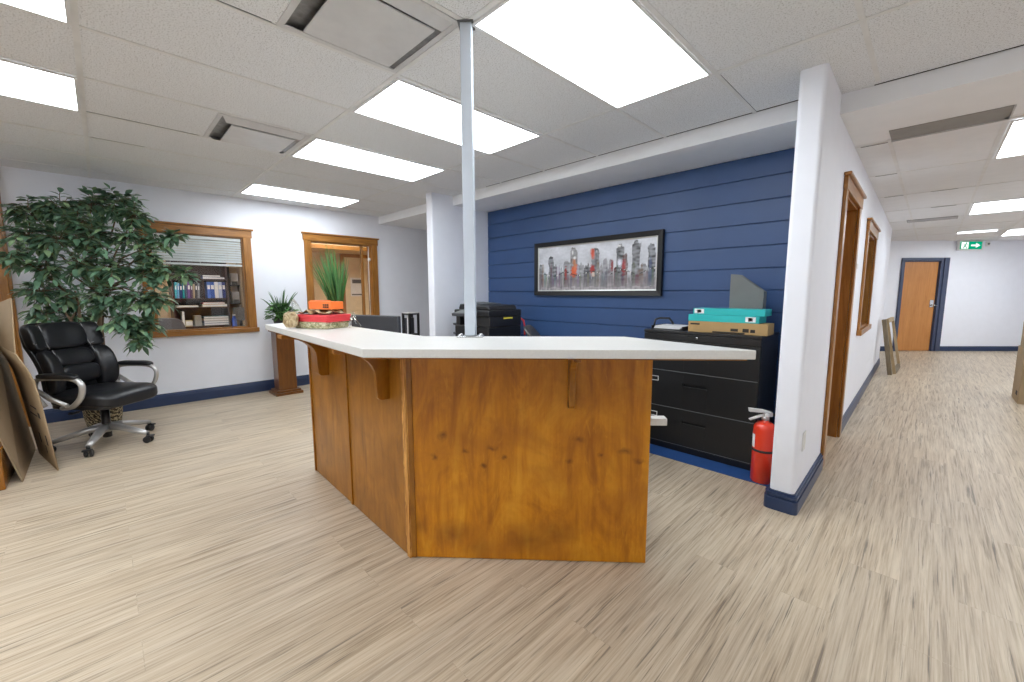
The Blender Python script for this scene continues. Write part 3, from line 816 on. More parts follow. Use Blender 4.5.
for (z0, z1) in ((.668, cz-.078), (.370, .660), (.072, .362)):
    a = MB(fo)
    hz = z1-.10; hx0, hx1 = -1.325, -1.14
    # drawer front with a pocket pull: four plates round the pocket
    y0, y1 = cy0, cy0+.02
    for (x0, x1, q0, q1) in ((cx0+.002, hx0, z0, z1), (hx1, cx1-.002, z0, z1), (hx0, hx1, z0, hz-.012), (hx0, hx1, hz+.012, z1)): a.box((x0, y0, q0), (x1, y1, q1))
    a.box((hx0, y0+.0155, hz-.012), (hx1, y1, hz+.012))
    bmesh.ops.remove_doubles(a.b, verts=a.b.verts, dist=1e-5)
    dr = a.build('drawer', 'blackmetal', cab, .0012)
    a = MB(fo); a.box((hx0, cy0-.004, hz-.0125), (hx1, cy0+.003, hz-.007), .001); a.build('pull', 'blackmetal', dr)
    a = MB(fo); lx = -1.60
    for (x0, x1, q0, q1) in ((lx, lx+.075, z1-.092, z1-.087), (lx, lx+.075, z1-.058, z1-.053), (lx, lx+.005, z1-.092, z1-.053), (lx+.070, lx+.075, z1-.092, z1-.053)): a.box((x0, cy0-.004, q0), (x1, cy0, q1))
    lh = a.build('label_holder', 'white', dr)
    a = MB(fo); a.box((cx0+.004, cy0+.0005, z0-.0068), (cx1-.004, cy0+.003, z0-.0035)); a.build('trim_line', 'midgrey', dr)
def carton(name, label, cat, lo, hi, mat, rz=0, marks=(), seam=True):
    lo, hi = V(lo), V(hi); c = (lo+hi)/2; s = (hi-lo)/2
    t = thing(name, label, cat, (c.x, c.y, lo.z), rz)
    a = MB(); a.box((-s.x, -s.y, 0), (s.x, s.y, 2*s.z), .002); a.build('carton', mat, t)
    for (x, z, w, h, mt, nm) in marks:
        a = MB(); a.box((x-w/2, -s.y-.0012, z-h/2), (x+w/2, -s.y+.0002, z+h/2)); a.build(nm, mt, t)
    return t
carton('toner_box', 'long tan carton lying on the black filing cabinet under two teal boxes', 'box', (-1.318, 3.235, cz+.0005), (-.775+.0, 3.40, cz+.083), 'kraft', 0,
       [(-.22, .062, .07, .012, 'ink', 'print'), (.06, .03, .05, .02, 'ink', 'print'), (.135, .03, .04, .026, 'ink', 'print'), (.18, .028, .03, .022, 'ink', 'print'), (.02, .008, .22, .012, 'ink', 'print')])
z1 = cz+.0836
carton('teal_box', 'lower flat teal box directly on the tan carton', 'box', (-1.322, 3.24, z1), (-.83, 3.41, z1+.050), 'teal', 0,
       [(.19, .026, .065, .036, 'paper', 'label'), (.19, .026, .03, .022, 'grey', 'print')])
carton('teal_box', 'upper flat teal box topmost on the cabinet stack', 'box', (-1.290, 3.25, z1+.0506), (-.80, 3.42, z1+.098), 'teal', 0,
       [(-.20, .026, .07, .034, 'paper', 'label'), (-.20, .026, .03, .02, 'grey', 'print')])
# grey magazine file behind the boxes
mo = (-.98, 3.48, cz); mf = thing('magazine_file', 'grey slant topped magazine file behind the teal boxes', 'magazine file', mo)
x0, x1 = -1.095, -.865
prf = [(x0, cz+.0005), (x1, cz+.0005), (x1, cz+.305), (x0+.055, cz+.435), (x0, cz+.440)]
for y in (3.44, 3.515):
    a = MB(mo); a.prism([(x, y, z) for x, z in prf], (0, .004, 0)); a.build('side', 'grey', mf)
a = MB(mo); a.box((x1-.004, 3.444, cz+.0005), (x1, 3.515, cz+.305)); a.box((x0, 3.444, cz+.0005), (x0+.004, 3.515, cz+.44)); a.box((x0, 3.444, cz+.0005), (x1, 3.515, cz+.005)); a.build('spine', 'grey', mf)
# desk tray with papers
to = (-1.50, 3.36, cz); tr = thing('document_tray', 'black desk tray of papers beside the tan carton', 'tray', to)
a = MB(to); a.box((-1.63, 3.26, cz+.0005), (-1.375, 3.50, cz+.006))
for (p, q) in (((-1.635, 3.26), (-1.629, 3.50)), ((-1.376, 3.26), (-1.37, 3.50)), ((-1.635, 3.495), (-1.37, 3.50))): a.box((*p, cz+.0005), (*q, cz+.030))
a.build('tray', 'black', tr)
a = MB(to); a.tube([(-1.63, 3.30, cz+.025), (-1.632, 3.32, cz+.075), (-1.60, 3.34, cz+.088), (-1.53, 3.36, cz+.088), (-1.51, 3.37, cz+.06), (-1.50, 3.38, cz+.04)], .009, 8); a.build('clip_arm', 'black', tr)
a = MB(to)
for k in range(4): a.box((-1.62+.004*k, 3.275, cz+.007+.006*k), (-1.40+.006*k, 3.49, cz+.0115+.006*k))
a.build('papers', 'paper', tr)

# ------------------------------------------------------------------ fire extinguisher
eo = (-.722, 3.115, .0045); ex = thing('fire_extinguisher', 'red fire extinguisher standing beside the black filing cabinet', 'fire extinguisher', eo, math.radians(35))
a = MB(); r = .068
a.lathe([(0, 0), (r*.9, 0), (r, .008), (r, .362), (r*.97, .378), (r*.85, .398), (r*.6, .412), (r*.32, .418), (r*.32, .43)], seg=32); a.build('cylinder', 'red', ex)
a = MB(); a.lathe([(r+.0012, .215), (r+.003, .217), (r+.003, .229), (r+.0012, .231)], seg=32); a.build('strap', 'black', ex)
a = MB(); a.lathe([(.024, .428), (.024, .45), (.018, .452), (.018, .478), (.012, .482)], seg=16); a.box((-.018, -.014, .452), (.04, .014, .482), .004); a.build('valve', 'silver', ex)
a = MB(); a.prism([(-.105, -.010, .482), (.02, -.010, .474), (.03, -.010, .486), (-.02, -.010, .500), (-.11, -.010, .508)], (0, .02, 0), .002); a.build('lever', 'white', ex)
a = MB(); a.prism([(-.105, -.009, .432), (-.097, -.009, .422), (-.02, -.009, .452), (.0, -.009, .466), (-.03, -.009, .466)], (0, .018, 0), .002); a.build('carry_handle', 'white', ex)
a = MB(); a.tube([(.03, 0, .468), (.06, 0, .462), (.078, .005, .42), (.082, .01, .33), (.078, .012, .22)], .009, 8); a.build('hose', 'black', ex)
a = MB(); a.lathe([(0, 0), (.014, 0), (.014, .012), (0, .012)], (0, -.018, .466), 12, Rx(PI/2)); a.build('gauge', 'white', ex)
a = MB(); m_ = []
for k in range(9):
    th = math.radians(150+k*6); m_.append((math.cos(th)*(r+.0007), math.sin(th)*(r+.0007)))
for p, q in zip(m_, m_[1:]): a.poly([(p[0], p[1], .24), (q[0], q[1], .24), (q[0], q[1], .33), (p[0], p[1], .33)])
a.build('label', 'paper', ex)

# ------------------------------------------------------------------ copier, task chair, rack, monitor behind the counter
co = (-3.60, 3.08, 0); cp = thing('copier', 'black floor standing copier at the far end of the navy wall', 'copier', co)
X0c, X1c, Y0c, Y1c = -3.88, -3.29, 2.90, 3.40
a = MB(co); a.box((X0c, Y0c, .03), (X1c, Y1c, .92), .012); a.build('body', 'blackmetal', cp)
for k in range(3):
    a = MB(co); a.box((X0c+.02, Y0c-.012, .09+.19*k), (X1c-.02, Y0c, .265+.19*k), .005); d_ = a.build('paper_drawer', 'black', cp)
    a = MB(co); a.box((X0c+.2, Y0c-.018, .225+.19*k), (X1c-.2, Y0c-.010, .25+.19*k), .003); a.build('pull', 'darkgrey', d_)
a = MB(co); a.box((X0c, Y0c+.03, .92), (X0c+.06, Y1c, 1.03)); a.box((X1c-.40, Y0c+.02, .92), (X1c, Y1c, 1.03), .008); a.build('scanner_column', 'black', cp)
a = MB(co); a.box((X0c-.01, Y0c+.0, 1.03), (X1c+.005, Y1c, 1.10), .012); a.build('scanner_bed', 'black', cp)
a = MB(co); a.prism([(X0c+.02, Y0c+.04, 1.101), (X1c-.02, Y0c+.04, 1.101), (X1c-.05, Y0c+.04, 1.15), (X0c+.05, Y0c+.04, 1.165)], (0, Y1c-Y0c-.08, 0), .012); a.build('document_feeder', 'black', cp)
a = MB(co); a.prism([(X0c+.06, Y0c+.1, 1.166), (X0c+.36, Y0c+.1, 1.16), (X0c+.36, Y0c+.1, 1.166), (X0c+.06, Y0c+.1, 1.18)], (0, .3, 0)); a.build('paper_tray', 'midgrey', cp)
a = MB(co, T(0, 0, 0)); a.prism([(X0c+.16, Y0c-.16, 1.035), (X0c+.42, Y0c-.16, 1.035), (X0c+.42, Y0c-.0, 1.075), (X0c+.16, Y0c-.0, 1.075)], (0, 0, .03), .004); pn = a.build('control_panel', 'darkgrey', cp)
a = MB(co); a.prism([(X0c+.19, Y0c-.145, 1.0692), (X0c+.37, Y0c-.145, 1.0692), (X0c+.37, Y0c-.03, 1.098), (X0c+.19, Y0c-.03, 1.098)], (0, 0, .003)); a.build('screen', 'grey', pn)
a = MB(co)
for k in range(3): a.prism([(X0c-.14, Y0c+.08, .80+.11*k), (X0c, Y0c+.08, .78+.11*k), (X0c, Y0c+.08, .795+.11*k), (X0c-.14, Y0c+.08, .82+.11*k)], (0, .34, 0))
a.box((X0c-.05, Y0c+.06, .70), (X0c, Y0c+.46, 1.06)); a.build('output_tray', 'darkgrey', cp)
a = MB(co); a.box((X1c-.0005, Y0c+.22, 1.0), (X1c+.002, Y0c+.36, 1.018)); a.build('yellow_sticker', 'yellow', cp)
for x in (X0c+.06, X1c-.06):
    for y in (Y0c+.06, Y1c-.06): a = MB(co); a.lathe([(.028, 0), (.028, .03)], (x, y, 0), 12); a.build('foot', 'black', cp)
a = MB(co); a.tube([(X1c-.03, Y1c+.012, 1.0), (X1c-.01, Y1c+.05, .97), (X1c, Y1c+.06, .90), (X1c, Y1c+.06, .8)], .011, 8); a.build('red_cord', 'redbox', cp)

# task chair behind the counter (only the tip of the reclined back shows)
tc_ = thing('task_chair', 'black task chair behind the counter, only its reclined back top showing', 'office chair', (-1.79, 2.72, 0), math.radians(37))
a = MB()
for k in range(5):
    q = 2*PI*k/5+.3; a.tube([(0, 0, .10), (.16*math.cos(q), .16*math.sin(q), .085), (.30*math.cos(q), .30*math.sin(q), .065)], [.028, .022, .016], 8)
a.build('base', 'black', tc_)
for k in range(5):
    q = 2*PI*k/5+.3; a = MB(); a.lathe([(.024, -.012), (.024, .012)], (.30*math.cos(q), .30*math.sin(q), .0245), 12, Rz(q) @ Rx(PI/2)); a.build('caster', 'black', tc_)
a = MB(); a.tube([(0, 0, .09), (0, 0, .43)], .025, 12); a.build('gas_lift', 'black', tc_)
a = MB(); a.cushion((.48, .48, .09), 5, lambda p: p + V((.02, 0, .475))); a.build('seat', 'fabric_grey', tc_)
a = MB(); a.cushion((.05, .44, .46), 5, lambda p: V((-.22-.75*(p.z+.23)+p.x, p.y, .80+p.z))); a.build('backrest', 'black', tc_)
a = MB(); a.tube([(-.05, 0, .42), (-.22, 0, .44), (-.27, 0, .62), (-.30, 0, .72)], .02, 8); a.build('back_support', 'black', tc_)
for s in (-1, 1): a = MB(); a.tube([(0, s*.22, .45), (0, s*.28, .47), (-.02, s*.28, .64)], .014, 8); a.box((-.13, s*.28-.035, .64), (.11, s*.28+.035, .67), .012); a.build('armrest', 'black', tc_)

# magazine rack by the left wall behind the counter
ko = (-5.30, 3.17, 0); kr = thing('document_rack', 'slim black upright rack holding white papers near the white wall', 'rack', ko, math.radians(8))
a = MB()
for x in (-.07, .07):
    for y in (-.08, .08): a.box((x-.013, y-.013, 0), (x+.013, y+.013, 1.0))
for z in (.08, .38, .68, .975): a.box((-.081, -.091, z), (.081, .091, z+.022))
a.build('frame', 'black', kr)
a = MB(); a.box((.0, -.068, .703), (.055, -.055, .955), .001); a.build('paper_sheaf', 'paper', kr)
a = MB(); a.box((-.055, -.07, .703), (-.010, .07, .93), .003); a.build('binder', 'darkgrey', kr)
a = MB(); a.box((-.078, -.085, .9975), (.078, .085, 1.012)); a.build('paper_stack', 'paper', kr)

# monitors on the inner worksurface (backs toward the viewer)
mn = thing('monitor', 'dark grey monitor seen from behind on the inner worksurface', 'monitor', (-3.45, 1.71, .7085), math.radians(18))
a = MB(); a.box((-.28, -.022, .125), (.28, .018, .385), .008); a.build('housing', 'darkgrey', mn)
a = MB(); a.box((-.272, .018, .135), (.272, .0195, .377)); a.build('screen', 'black', mn)
a = MB(); a.box((-.06, -.035, .14), (.06, -.02, .25), .006); a.tube([(0, -.045, .01), (0, -.04, .2)], .02, 10); a.build('neck', 'black', mn)
a = MB(); a.box((-.11, -.10, .0005), (.11, .07, .012), .006); a.build('stand_foot', 'black', mn)

# ------------------------------------------------------------------ things on the counter
zc = ZT+.0005
bx, by = -2.61, .945
ga = math.radians(22)
t = thing('cookie_tin', 'flat olive patterned tin lowest in the pile on the counter', 'tin', (bx, by, zc), ga)
a = MB(); a.box((-.132, -.09, 0), (.132, .09, .030), .010, 3); a.build('base', 'tin', t)
a = MB(); a.box((-.135, -.093, .024), (.135, .093, .040), .008, 3); a.build('lid', 'tin', t)
t = thing('red_box', 'flat bright red box lying on the olive tin', 'box', (bx+.005, by+.003, zc+.0405), ga)
a = MB(); a.box((-.137, -.09, 0), (.137, .09, .038), .003); a.build('carton', 'redbox', t)
a = MB(); a.box((-.140, -.093, .024), (.140, .093, .042), .003); a.build('lid', 'redbox', t)
t = thing('gift_wrap', 'crumpled tan wrapping lying over the red box', 'wrapping', (bx, by, zc+.0830), ga)
a = MB(); n_ = 24; vs = []
for i in range(n_+1):
    for j in range(n_+1):
        x, y = -.120+.245*i/n_, -.088+.17*j/n_
        z = .014+.022*noise.noise(V((x*24, y*24, .3)))+.007*noise.noise(V((x*70, y*70, 2)))
        vs.append(a.v((x, y, max(.001, z))))
for i in range(n_):
    for j in range(n_):
        q = i*(n_+1)+j; a.f([vs[q], vs[q+n_+1], vs[q+n_+2], vs[q+1]], True)
a.build('wrapping', 'wrap', t, solid=.001)
t = thing('wrapped_bundle', 'tan wrapped bundle resting against the near corner of the red box', 'bundle', (bx-.075, by-.152, zc), ga)
a = MB(); a.cushion((.12, .030, .095), 3, lambda p: p*(1+.14*noise.noise(p*38)) + V((0, 0, .052)), 14); a.build('wrapping', 'wrap', t)
t = thing('orange_box', 'orange carton topmost in the pile on the counter', 'box', (bx+.02, by+.02, zc+.112), ga)
a = MB(); a.box((-.085, -.05, 0), (.095, .05, .048), .004, 3); a.build('carton', 'orange', t)
a = MB(); a.box((-.08, -.045, .048), (.0, .045, .054), .003); a.build('flap', 'orange', t)
a = MB()
for k in range(3):
    for j in range(2): a.box((.035+.016*k, -.0512, .010+.013*j), (.047+.016*k, -.0498, .019+.013*j))
a.build('print', 'ink', t)
def film(name, label, c, rx, ry, h, seed, spikes):
    t = thing(name, label, 'cellophane', c)
    a = MB(); n1, n2 = 26, 9; rings = []
    for j in range(n2+1):
        w = j/n2; ring = []
        for i in range(n1):
            q = 2*PI*i/n1; k = (1-w*.8)*(1+.35*noise.noise(V((math.cos(q)*2+seed, math.sin(q)*2, w*3))))
            ring.append(a.v((rx*k*math.cos(q)+spikes[0]*w*w, ry*k*math.sin(q)+spikes[1]*w*w, max(.001, h*w*(1+.2*noise.noise(V((q*2, seed, w))))))))
        rings.append(ring)
    for j in range(n2):
        for i in range(n1): a.f([rings[j][i], rings[j][(i+1) % n1], rings[j+1][(i+1) % n1], rings[j+1][i]], True)
    a.build('film', 'film', t)
film('cellophane_wrap', 'clear crumpled cellophane twist beside the houseplant', (-2.97, .93, zc), .055, .055, .17, 2.0, (-.05, -.02))
film('cellophane_tail', 'clear cellophane tail lying beside the dark monitor', (-2.44, 1.075, zc), .030, .035, .09, 7.0, (-.09, .03))

# tall artificial grass in a dark pot
go = (-2.69, 1.080, zc); gp = thing('grass_plant', 'tall spiky artificial grass in a small dark pot behind the orange box', 'potted plant', go)
a = MB(); a.lathe([(0, 0), (.028, 0), (.034, .085), (.036, .09), (.032, .09), (.030, .075), (0, .075)], seg=20); a.build('pot', 'black', gp)
a = MB(); cols = []; rg = random.Random(4)
def blade(a, base, tip, bend, w, col, nseg=6):
    base, tip = V(base), V(tip); mid = (base+tip)/2 + V(bend); side = (tip-base).cross(V((rg.uniform(-1, 1), rg.uniform(-1, 1), .2))).normalized()
    prev = None
    for k in range(nseg+1):
        s = k/nseg; p = base*(1-s)**2 + mid*2*s*(1-s) + tip*s*s; ww = w*(1-s**2.2)*.5+.0004
        cur = (a.v(p-side*ww), a.v(p+side*ww)); cols.extend([tuple(c*(.75+.5*s) for c in col)]*2)
        if prev: a.f([prev[0], prev[1], cur[1], cur[0]], True)
        prev = cur
for k in range(120):
    q = rg.uniform(0, 2*PI); r = rg.random()**.6*.024; sp = rg.random()**.9*.115; h = rg.uniform(.30, .47)*(1-.25*sp/.115)
    q2 = q+rg.uniform(-.5, .5)
    g_ = rg.uniform(.7, 1.25)
    blade(a, (r*math.cos(q), r*math.sin(q), .07), (r*math.cos(q)+sp*math.cos(q2)-.015, r*math.sin(q)+sp*math.sin(q2)-.035, .07+h), (0, 0, .05), .0075, (.085*g_, .24*g_, .075*g_))
fl = a.build('foliage', 'leaf2', gp); at = fl.data.color_attributes.new('Col', 'FLOAT_COLOR', 'POINT')
for i, c in enumerate(cols): at.data[i].color = (*c, 1)

# ------------------------------------------------------------------ pedestal + houseplant
pd = thing('plant_pedestal', 'square dark wood pedestal standing by the white wall behind the counter', 'pedestal', (-5.83, 1.615, 0), 0)
a = MB(); a.box((-.16, -.16, 0), (.16, .16, .035), .003); a.box((-.14, -.14, .035), (.14, .14, .06), .004); a.build('plinth', 'walnut', pd)
a = MB(); a.box((-.105, -.105, .06), (.105, .105, .80), .003); a.build('column', 'walnut', pd)
a = MB(); a.box((-.13, -.13, .80), (.13, .13, .825), .004); a.build('top', 'walnut', pd)
hp = thing('houseplant', 'small bushy houseplant with long arching leaves on the wooden pedestal', 'potted plant', (-5.83, 1.615, .8255))
a = MB(); a.lathe([(0, 0), (.07, 0), (.095, .14), (.10, .145), (.09, .145), (.085, .12), (0, .12)], seg=20); a.build('pot', 'darkgrey', hp)
def leafmesh(a, cols, base, dirv, L, W, col, droop=.3, fold=.25, nrm=None):
    """one leaf: pointed oval, folded along its midrib"""
    d = V(dirv).normalized(); n0 = V(nrm) if nrm is not None else V((rg.uniform(-.5, .5), rg.uniform(-.5, .5), 1))
    s = d.cross(n0); s = s.normalized() if s.length > 1e-4 else V((1, 0, 0)); n = s.cross(d).normalized()
    pr = ((0, .06), (.22, .72), (.48, 1.0), (.76, .62), (1, .02)); last = None
    for (q, w) in pr:
        c = V(base) + d*(L*q) - V((0, 0, 1))*(droop*L*q*q)
        l = a.v(c - s*(W*w*.5) + n*(fold*W*w*.5)); m = a.v(c); r_ = a.v(c + s*(W*w*.5) + n*(fold*W*w*.5))
        cols.extend([col, tuple(k*1.12 for k in col), col])
        if last:
            a.f([last[0], last[1], m, l], True); a.f([last[1], last[2], r_, m], True)
        last = (l, m, r_)
a = MB(); cols = []; rg = random.Random(9)
for k in range(210):
    q = rg.uniform(0, 2*PI); el = rg.uniform(-.5, 1.3); r = rg.uniform(.05, .165)
    p = V((r*math.cos(q)*math.cos(el), r*math.sin(q)*math.cos(el), .20+.13*math.sin(el)))
    g_ = rg.uniform(.5, 1.3); leafmesh(a, cols, p, (math.cos(q), math.sin(q), rg.uniform(-.2, .7)), rg.uniform(.06, .09), rg.uniform(.035, .05), (.085*g_, .22*g_, .05*g_))
for k in range(26):
    q = rg.uniform(0, 2*PI); sp = rg.uniform(.05, .24); g_ = rg.uniform(.7, 1.3)
    blade(a, (.02*math.cos(q), .02*math.sin(q), .13), (sp*math.cos(q), sp*math.sin(q), rg.uniform(.44, .60)-sp*.5), (0, 0, .10), .022, (.08*g_, .17*g_, .075*g_))
fl = a.build('foliage', 'leaf2', hp); at = fl.data.color_attributes.new('Col', 'FLOAT_COLOR', 'POINT')
for i, c in enumerate(cols): at.data[i].color = (*c, 1)

# ------------------------------------------------------------------ executive chair
CH = thing('executive_chair', 'black leather executive chair with chrome arms beside the flattened carton', 'office chair', (-4.93, -.060, 0), math.radians(42))
aw = math.radians(42)
wa = [math.radians(k)-aw for k in (-20, 48, 122, 196, 268)]
RB = .335
a = MB()
for q in wa:
    d = V((math.cos(q), math.sin(q), 0)); 
    a.tube([V((0, 0, .150)) + d*.02, V((0, 0, .140)) + d*.12, V((0, 0, .105)) + d*.26, V((0, 0, .085)) + d*RB], [.040, .036, .029, .022], 10, flat=.75)
a.lathe([(.045, .11), (.05, .13), (.045, .17), (.03, .18)], seg=20); a.build('base', 'silver', CH)
for q in wa:
    c = V((math.cos(q), math.sin(q), 0))*RB; s = V((-math.sin(q), math.cos(q), 0))
    a = MB(); a.tube([c + V((0, 0, .09)), c + V((0, 0, .06))], .012, 8); a.prism([c + s*.03 + V((0, 0, .052)), c + s*-.03 + V((0, 0, .052)), c + s*-.03 + V((0, 0, .066)), c + s*.03 + V((0, 0, .066))], V((math.cos(q), math.sin(q), 0))*.035, .004)
    cs = a.build('caster', 'black', CH)
    for sg in (-1, 1):
        a = MB(); a.lathe([(0, -.010), (.022, -.010), (.029, -.006), (.029, .006), (.022, .010), (0, .010)], c + s*sg*.017 + V((0, 0, .0295)), 16, Rz(q+.15) @ Rx(PI/2)); a.build('wheel', 'black', cs)
a = MB(); a.lathe([(.030, .06), (.030, .30), (.022, .30), (.022, .37)], seg=16); a.build('gas_lift', 'black', CH)
a = MB(); a.box((-.16, -.10, .325), (.14, .10, .375), .015); a.tube([(.02, -.1, .35), (.02, -.24, .345)], .006, 6); a.box((.0, -.28, .335), (.04, -.22, .35), .005); a.build('tilt_mechanism', 'black', CH)
a = MB(); a.cushion((.50, .50, .05), 6, lambda p: p + V((.03, 0, .385-.02*max(0, p.x)))); a.build('seat_pan', 'black', CH)
def seatf(p):
    fx = p.x/.27; drop = .035*max(0, fx-.55)**2*4; puff = .012*math.cos(p.y*5)
    return V((p.x+.04, p.y, p.z+.435-drop+(puff if p.z > 0 else 0)))
a = MB(); a.cushion((.55, .53, .12), 4.5, seatf, 14); st_ = a.build('seat', 'leather', CH)
a = MB(); a.cushion((.40, .38, .06), 4, lambda p: V((p.x+.05, p.y, p.z+.478-.03*max(0, p.x/.27-.4)**2*4)), 10); a.build('seat_pad', 'leather', st_)
TL = math.radians(13)
def backf(y0, h0, d0):
    """place a cushion on the reclined, wrapped back: its local x = depth, y = across, z = up the back"""
    def f(p):
        y = y0+p.y; h = h0+p.z; d = d0+p.x + 1.0*y*y*(.9 if abs(y) < .3 else 1) - .10*max(0, h-.40)**2*3 + .05*math.sin(min(1, h/.45)*PI)
        return V((-.215 + d*math.cos(TL) - h*math.sin(TL), y, .43 + h*math.cos(TL) + d*math.sin(TL)))
    return f
a = MB(); a.cushion((.07, .515, .67), 5, backf(0, .315, -.055), 14); bk_ = a.build('backrest', 'leather', CH)
for nm, size, y0, h0, d0 in (('head_bolster', (.13, .34, .235), 0, .52, .0), ('head_wing', (.105, .13, .225), -.205, .51, -.005), ('head_wing', (.105, .13, .225), .205, .51, -.005),
                             ('lumbar_pad', (.10, .30, .155), 0, .325, .0), ('lumbar_pad', (.11, .30, .17), 0, .175, .005), ('side_bolster', (.115, .125, .37), -.20, .215, .008), ('side_bolster', (.115, .125, .37), .20, .215, .008)):
    a = MB(); a.cushion(size, 3.6, backf(y0, h0, d0), 10); a.build(nm, 'leather', bk_)
def line(y0, h0, y1, h1, d, n=8):
    pts = []
    for k in range(n+1):
        s = k/n; pts.append(backf(0, 0, 0)(V((d, y0+(y1-y0)*s, h0+(h1-h0)*s))))
    a = MB(); a.tube(pts, .0030, 5); a.build('stitching', 'stitch', bk_)
for s in (-1, 1):
    line(s*.155, .41, s*.155, .61, .040); line(s*.15, .10, s*.15, .395, .045); line(s*.165, .425, s*.275, .46, .040)
for s in (-1, 1):
    y = s*.315
    P_ = [(-.17, y-s*.03, .40), (-.20, y, .50), (-.19, y, .60), (-.13, y, .635), (.05, y, .640), (.15, y, .625), (.195, y, .575), (.175, y, .49), (.12, y, .43), (.05, y-s*.02, .40), (-.05, y-s*.05, .385)]
    # smooth the loop
    pts = []
    for i in range(len(P_)-1):
        p0, p1, p2, p3 = (V(P_[max(0, i-1)]), V(P_[i]), V(P_[i+1]), V(P_[min(len(P_)-1, i+2)]))
        for k in range(4):
            q = k/4; pts.append(.5*((2*p1) + (p2-p0)*q + (2*p0-5*p1+4*p2-p3)*q*q + (3*p1-p0-3*p2+p3)*q**3))
    pts.append(V(P_[-1]))
    a = MB(); a.tube(pts, .021, 10, flat=.8); a.tube([(-.19, y, .54), (-.08, y, .47), (.05, y, .42)], [.016, .018, .016], 8)
    ar = a.build('armrest', 'silver', CH); ar['label'] = 'silver loop armrest'
    a = MB(); a.cushion((.32, .07, .042), 4, lambda p: V((p.x-.0, y+p.y, .655+p.z-.9*max(0, p.x-.05)**2-.3*max(0, -p.x-.08)**2)), 10); a.build('arm_pad', 'leather', ar)

# ------------------------------------------------------------------ ficus in a wicker basket
fo = (-5.70, -.08, 0); fc = thing('ficus_tree', 'tall leafy ficus in a woven basket behind the black chair', 'potted plant', fo)
a = MB(); a.lathe([(0, .002), (.125, .002), (.14, .10), (.148, .24), (.150, .26), (.14, .262), (.136, .22), (0, .22)], seg=28); a.build('basket', 'wicker', fc)
a = MB(); a.lathe([(0, .235), (.135, .225)], seg=20); a.build('moss', 'soil', fc)
rg = random.Random(21)
a = MB(); leafb = MB(); cols = []
CL = []   # cluster centres in world, from the crown's silhouette: (x, y, z, radius)
CL = [(-5.75, -0.4, 2.02, 0.17), (-5.7, -0.2, 2.07, 0.2), (-5.65, 0.01, 2.12, 0.18), (-5.6, 0.2, 2.14, 0.21), (-5.5, 0.29, 2.02, 0.15), (-5.55, -0.09, 1.94, 0.21), (-5.7, -0.41, 1.8, 0.19), (-5.5, -0.23, 1.76, 0.19), (-5.45, 0.0, 1.78, 0.21), (-5.45, 0.23, 1.82, 0.17), (-5.35, 0.44, 1.78, 0.12), (-5.3, 0.57, 1.83, 0.09), (-5.35, 0.35, 1.63, 0.13), (-5.5, -0.49, 1.61, 0.13), (-5.55, -0.33, 1.52, 0.19), (-5.4, -0.11, 1.55, 0.2), (-5.3, 0.11, 1.52, 0.19), (-5.25, 0.3, 1.46, 0.16), (-5.2, 0.48, 1.5, 0.13), (-5.15, 0.62, 1.46, 0.08), (-5.75, -0.39, 1.31, 0.17), (-5.7, -0.21, 1.27, 0.18), (-5.3, 0.04, 1.25, 0.19), (-5.2, 0.24, 1.23, 0.18), (-5.15, 0.39, 1.23, 0.13), (-5.8, -0.39, 1.09, 0.14), (-5.8, -0.2, 1.06, 0.15), (-5.25, 0.11, 1.06, 0.15), (-5.2, 0.2, 0.97, 0.13), (-5.2, 0.32, 0.99, 0.1), (-5.25, 0.16, 0.93, 0.09), (-5.2, 0.22, 0.82, 0.07), (-5.35, 0.02, 1.16, 0.11)]
fov = V(fo)
tops = [V((.08, -.14, 1.05)), V((.02, -.08, 1.2)), V((.14, .06, .95)), V((.10, .06, 1.3))]
for k, tp in enumerate(tops):
    q = k*1.6; b0 = V((.035*math.cos(q), .035*math.sin(q), .22)); pts = [b0]
    for s in (.3, .55, .8, 1): pts.append(b0.lerp(tp, s) + V((rg.uniform(-.03, .03), rg.uniform(-.03, .03), 0))*(1 if s < 1 else 0))
    a.tube(pts, [.020, .018, .017, .015, .012], 8)
for (cx, cy, cz_, rad) in CL:
    c = V((cx, cy, cz_)) - fov; tp = min(tops, key=lambda t: (t-c).length)
    mid = tp.lerp(c, .5) + V((rg.uniform(-.05, .05), rg.uniform(-.05, .05), .08)); a.tube([tp, mid, c], [.010, .007, .004], 6)
    tw = int(17*(rad/.17)**1.6)+5
    for j in range(tw):
        d = V((rg.gauss(0, 1), rg.gauss(0, 1), rg.gauss(0, .75))).normalized(); out = (c + d*rad*rg.uniform(.45, 1.0))
        st0 = c + d*rad*.1
        bend = (st0+out)/2 + V((0, 0, .04)); a.tube([st0, bend, out], .0025, 4, cap=False)
        nl = rg.randint(6, 9); g0 = rg.uniform(.65, 1.25)
        for l in range(nl):
            s = (l+1)/nl; p = st0*(1-s)**2 + bend*2*s*(1-s) + out*s*s
            side = d.cross(V((0, 0, 1))); side = side.normalized() if side.length > .01 else V((1, 0, 0))
            ld = (d*.6 + side*(.9 if l % 2 else -.9) + V((0, 0, rg.uniform(-.45, .25)))).normalized() if l < nl-1 else (d + V((0, 0, -.3)))
            g_ = g0*rg.uniform(.75, 1.3); yel = rg.random()
            col = (.125*g_, .235*g_, .145*g_) if yel < .68 else (.24*g_, .36*g_, .19*g_)
            L = rg.uniform(.070, .100); pw = p + fov
            tipx = pw.x + ld.normalized().x*L
            if tipx < XL+.02: ld.x = abs(ld.x)
            if pw.x < XL+.03: p = V((XL+.04-fov.x, p.y, p.z))
            leafmesh(leafb, cols, p, ld, L, L*rg.uniform(.42, .52), col, rg.uniform(.1, .45), .22)
a.build('trunk', 'bark', fc)
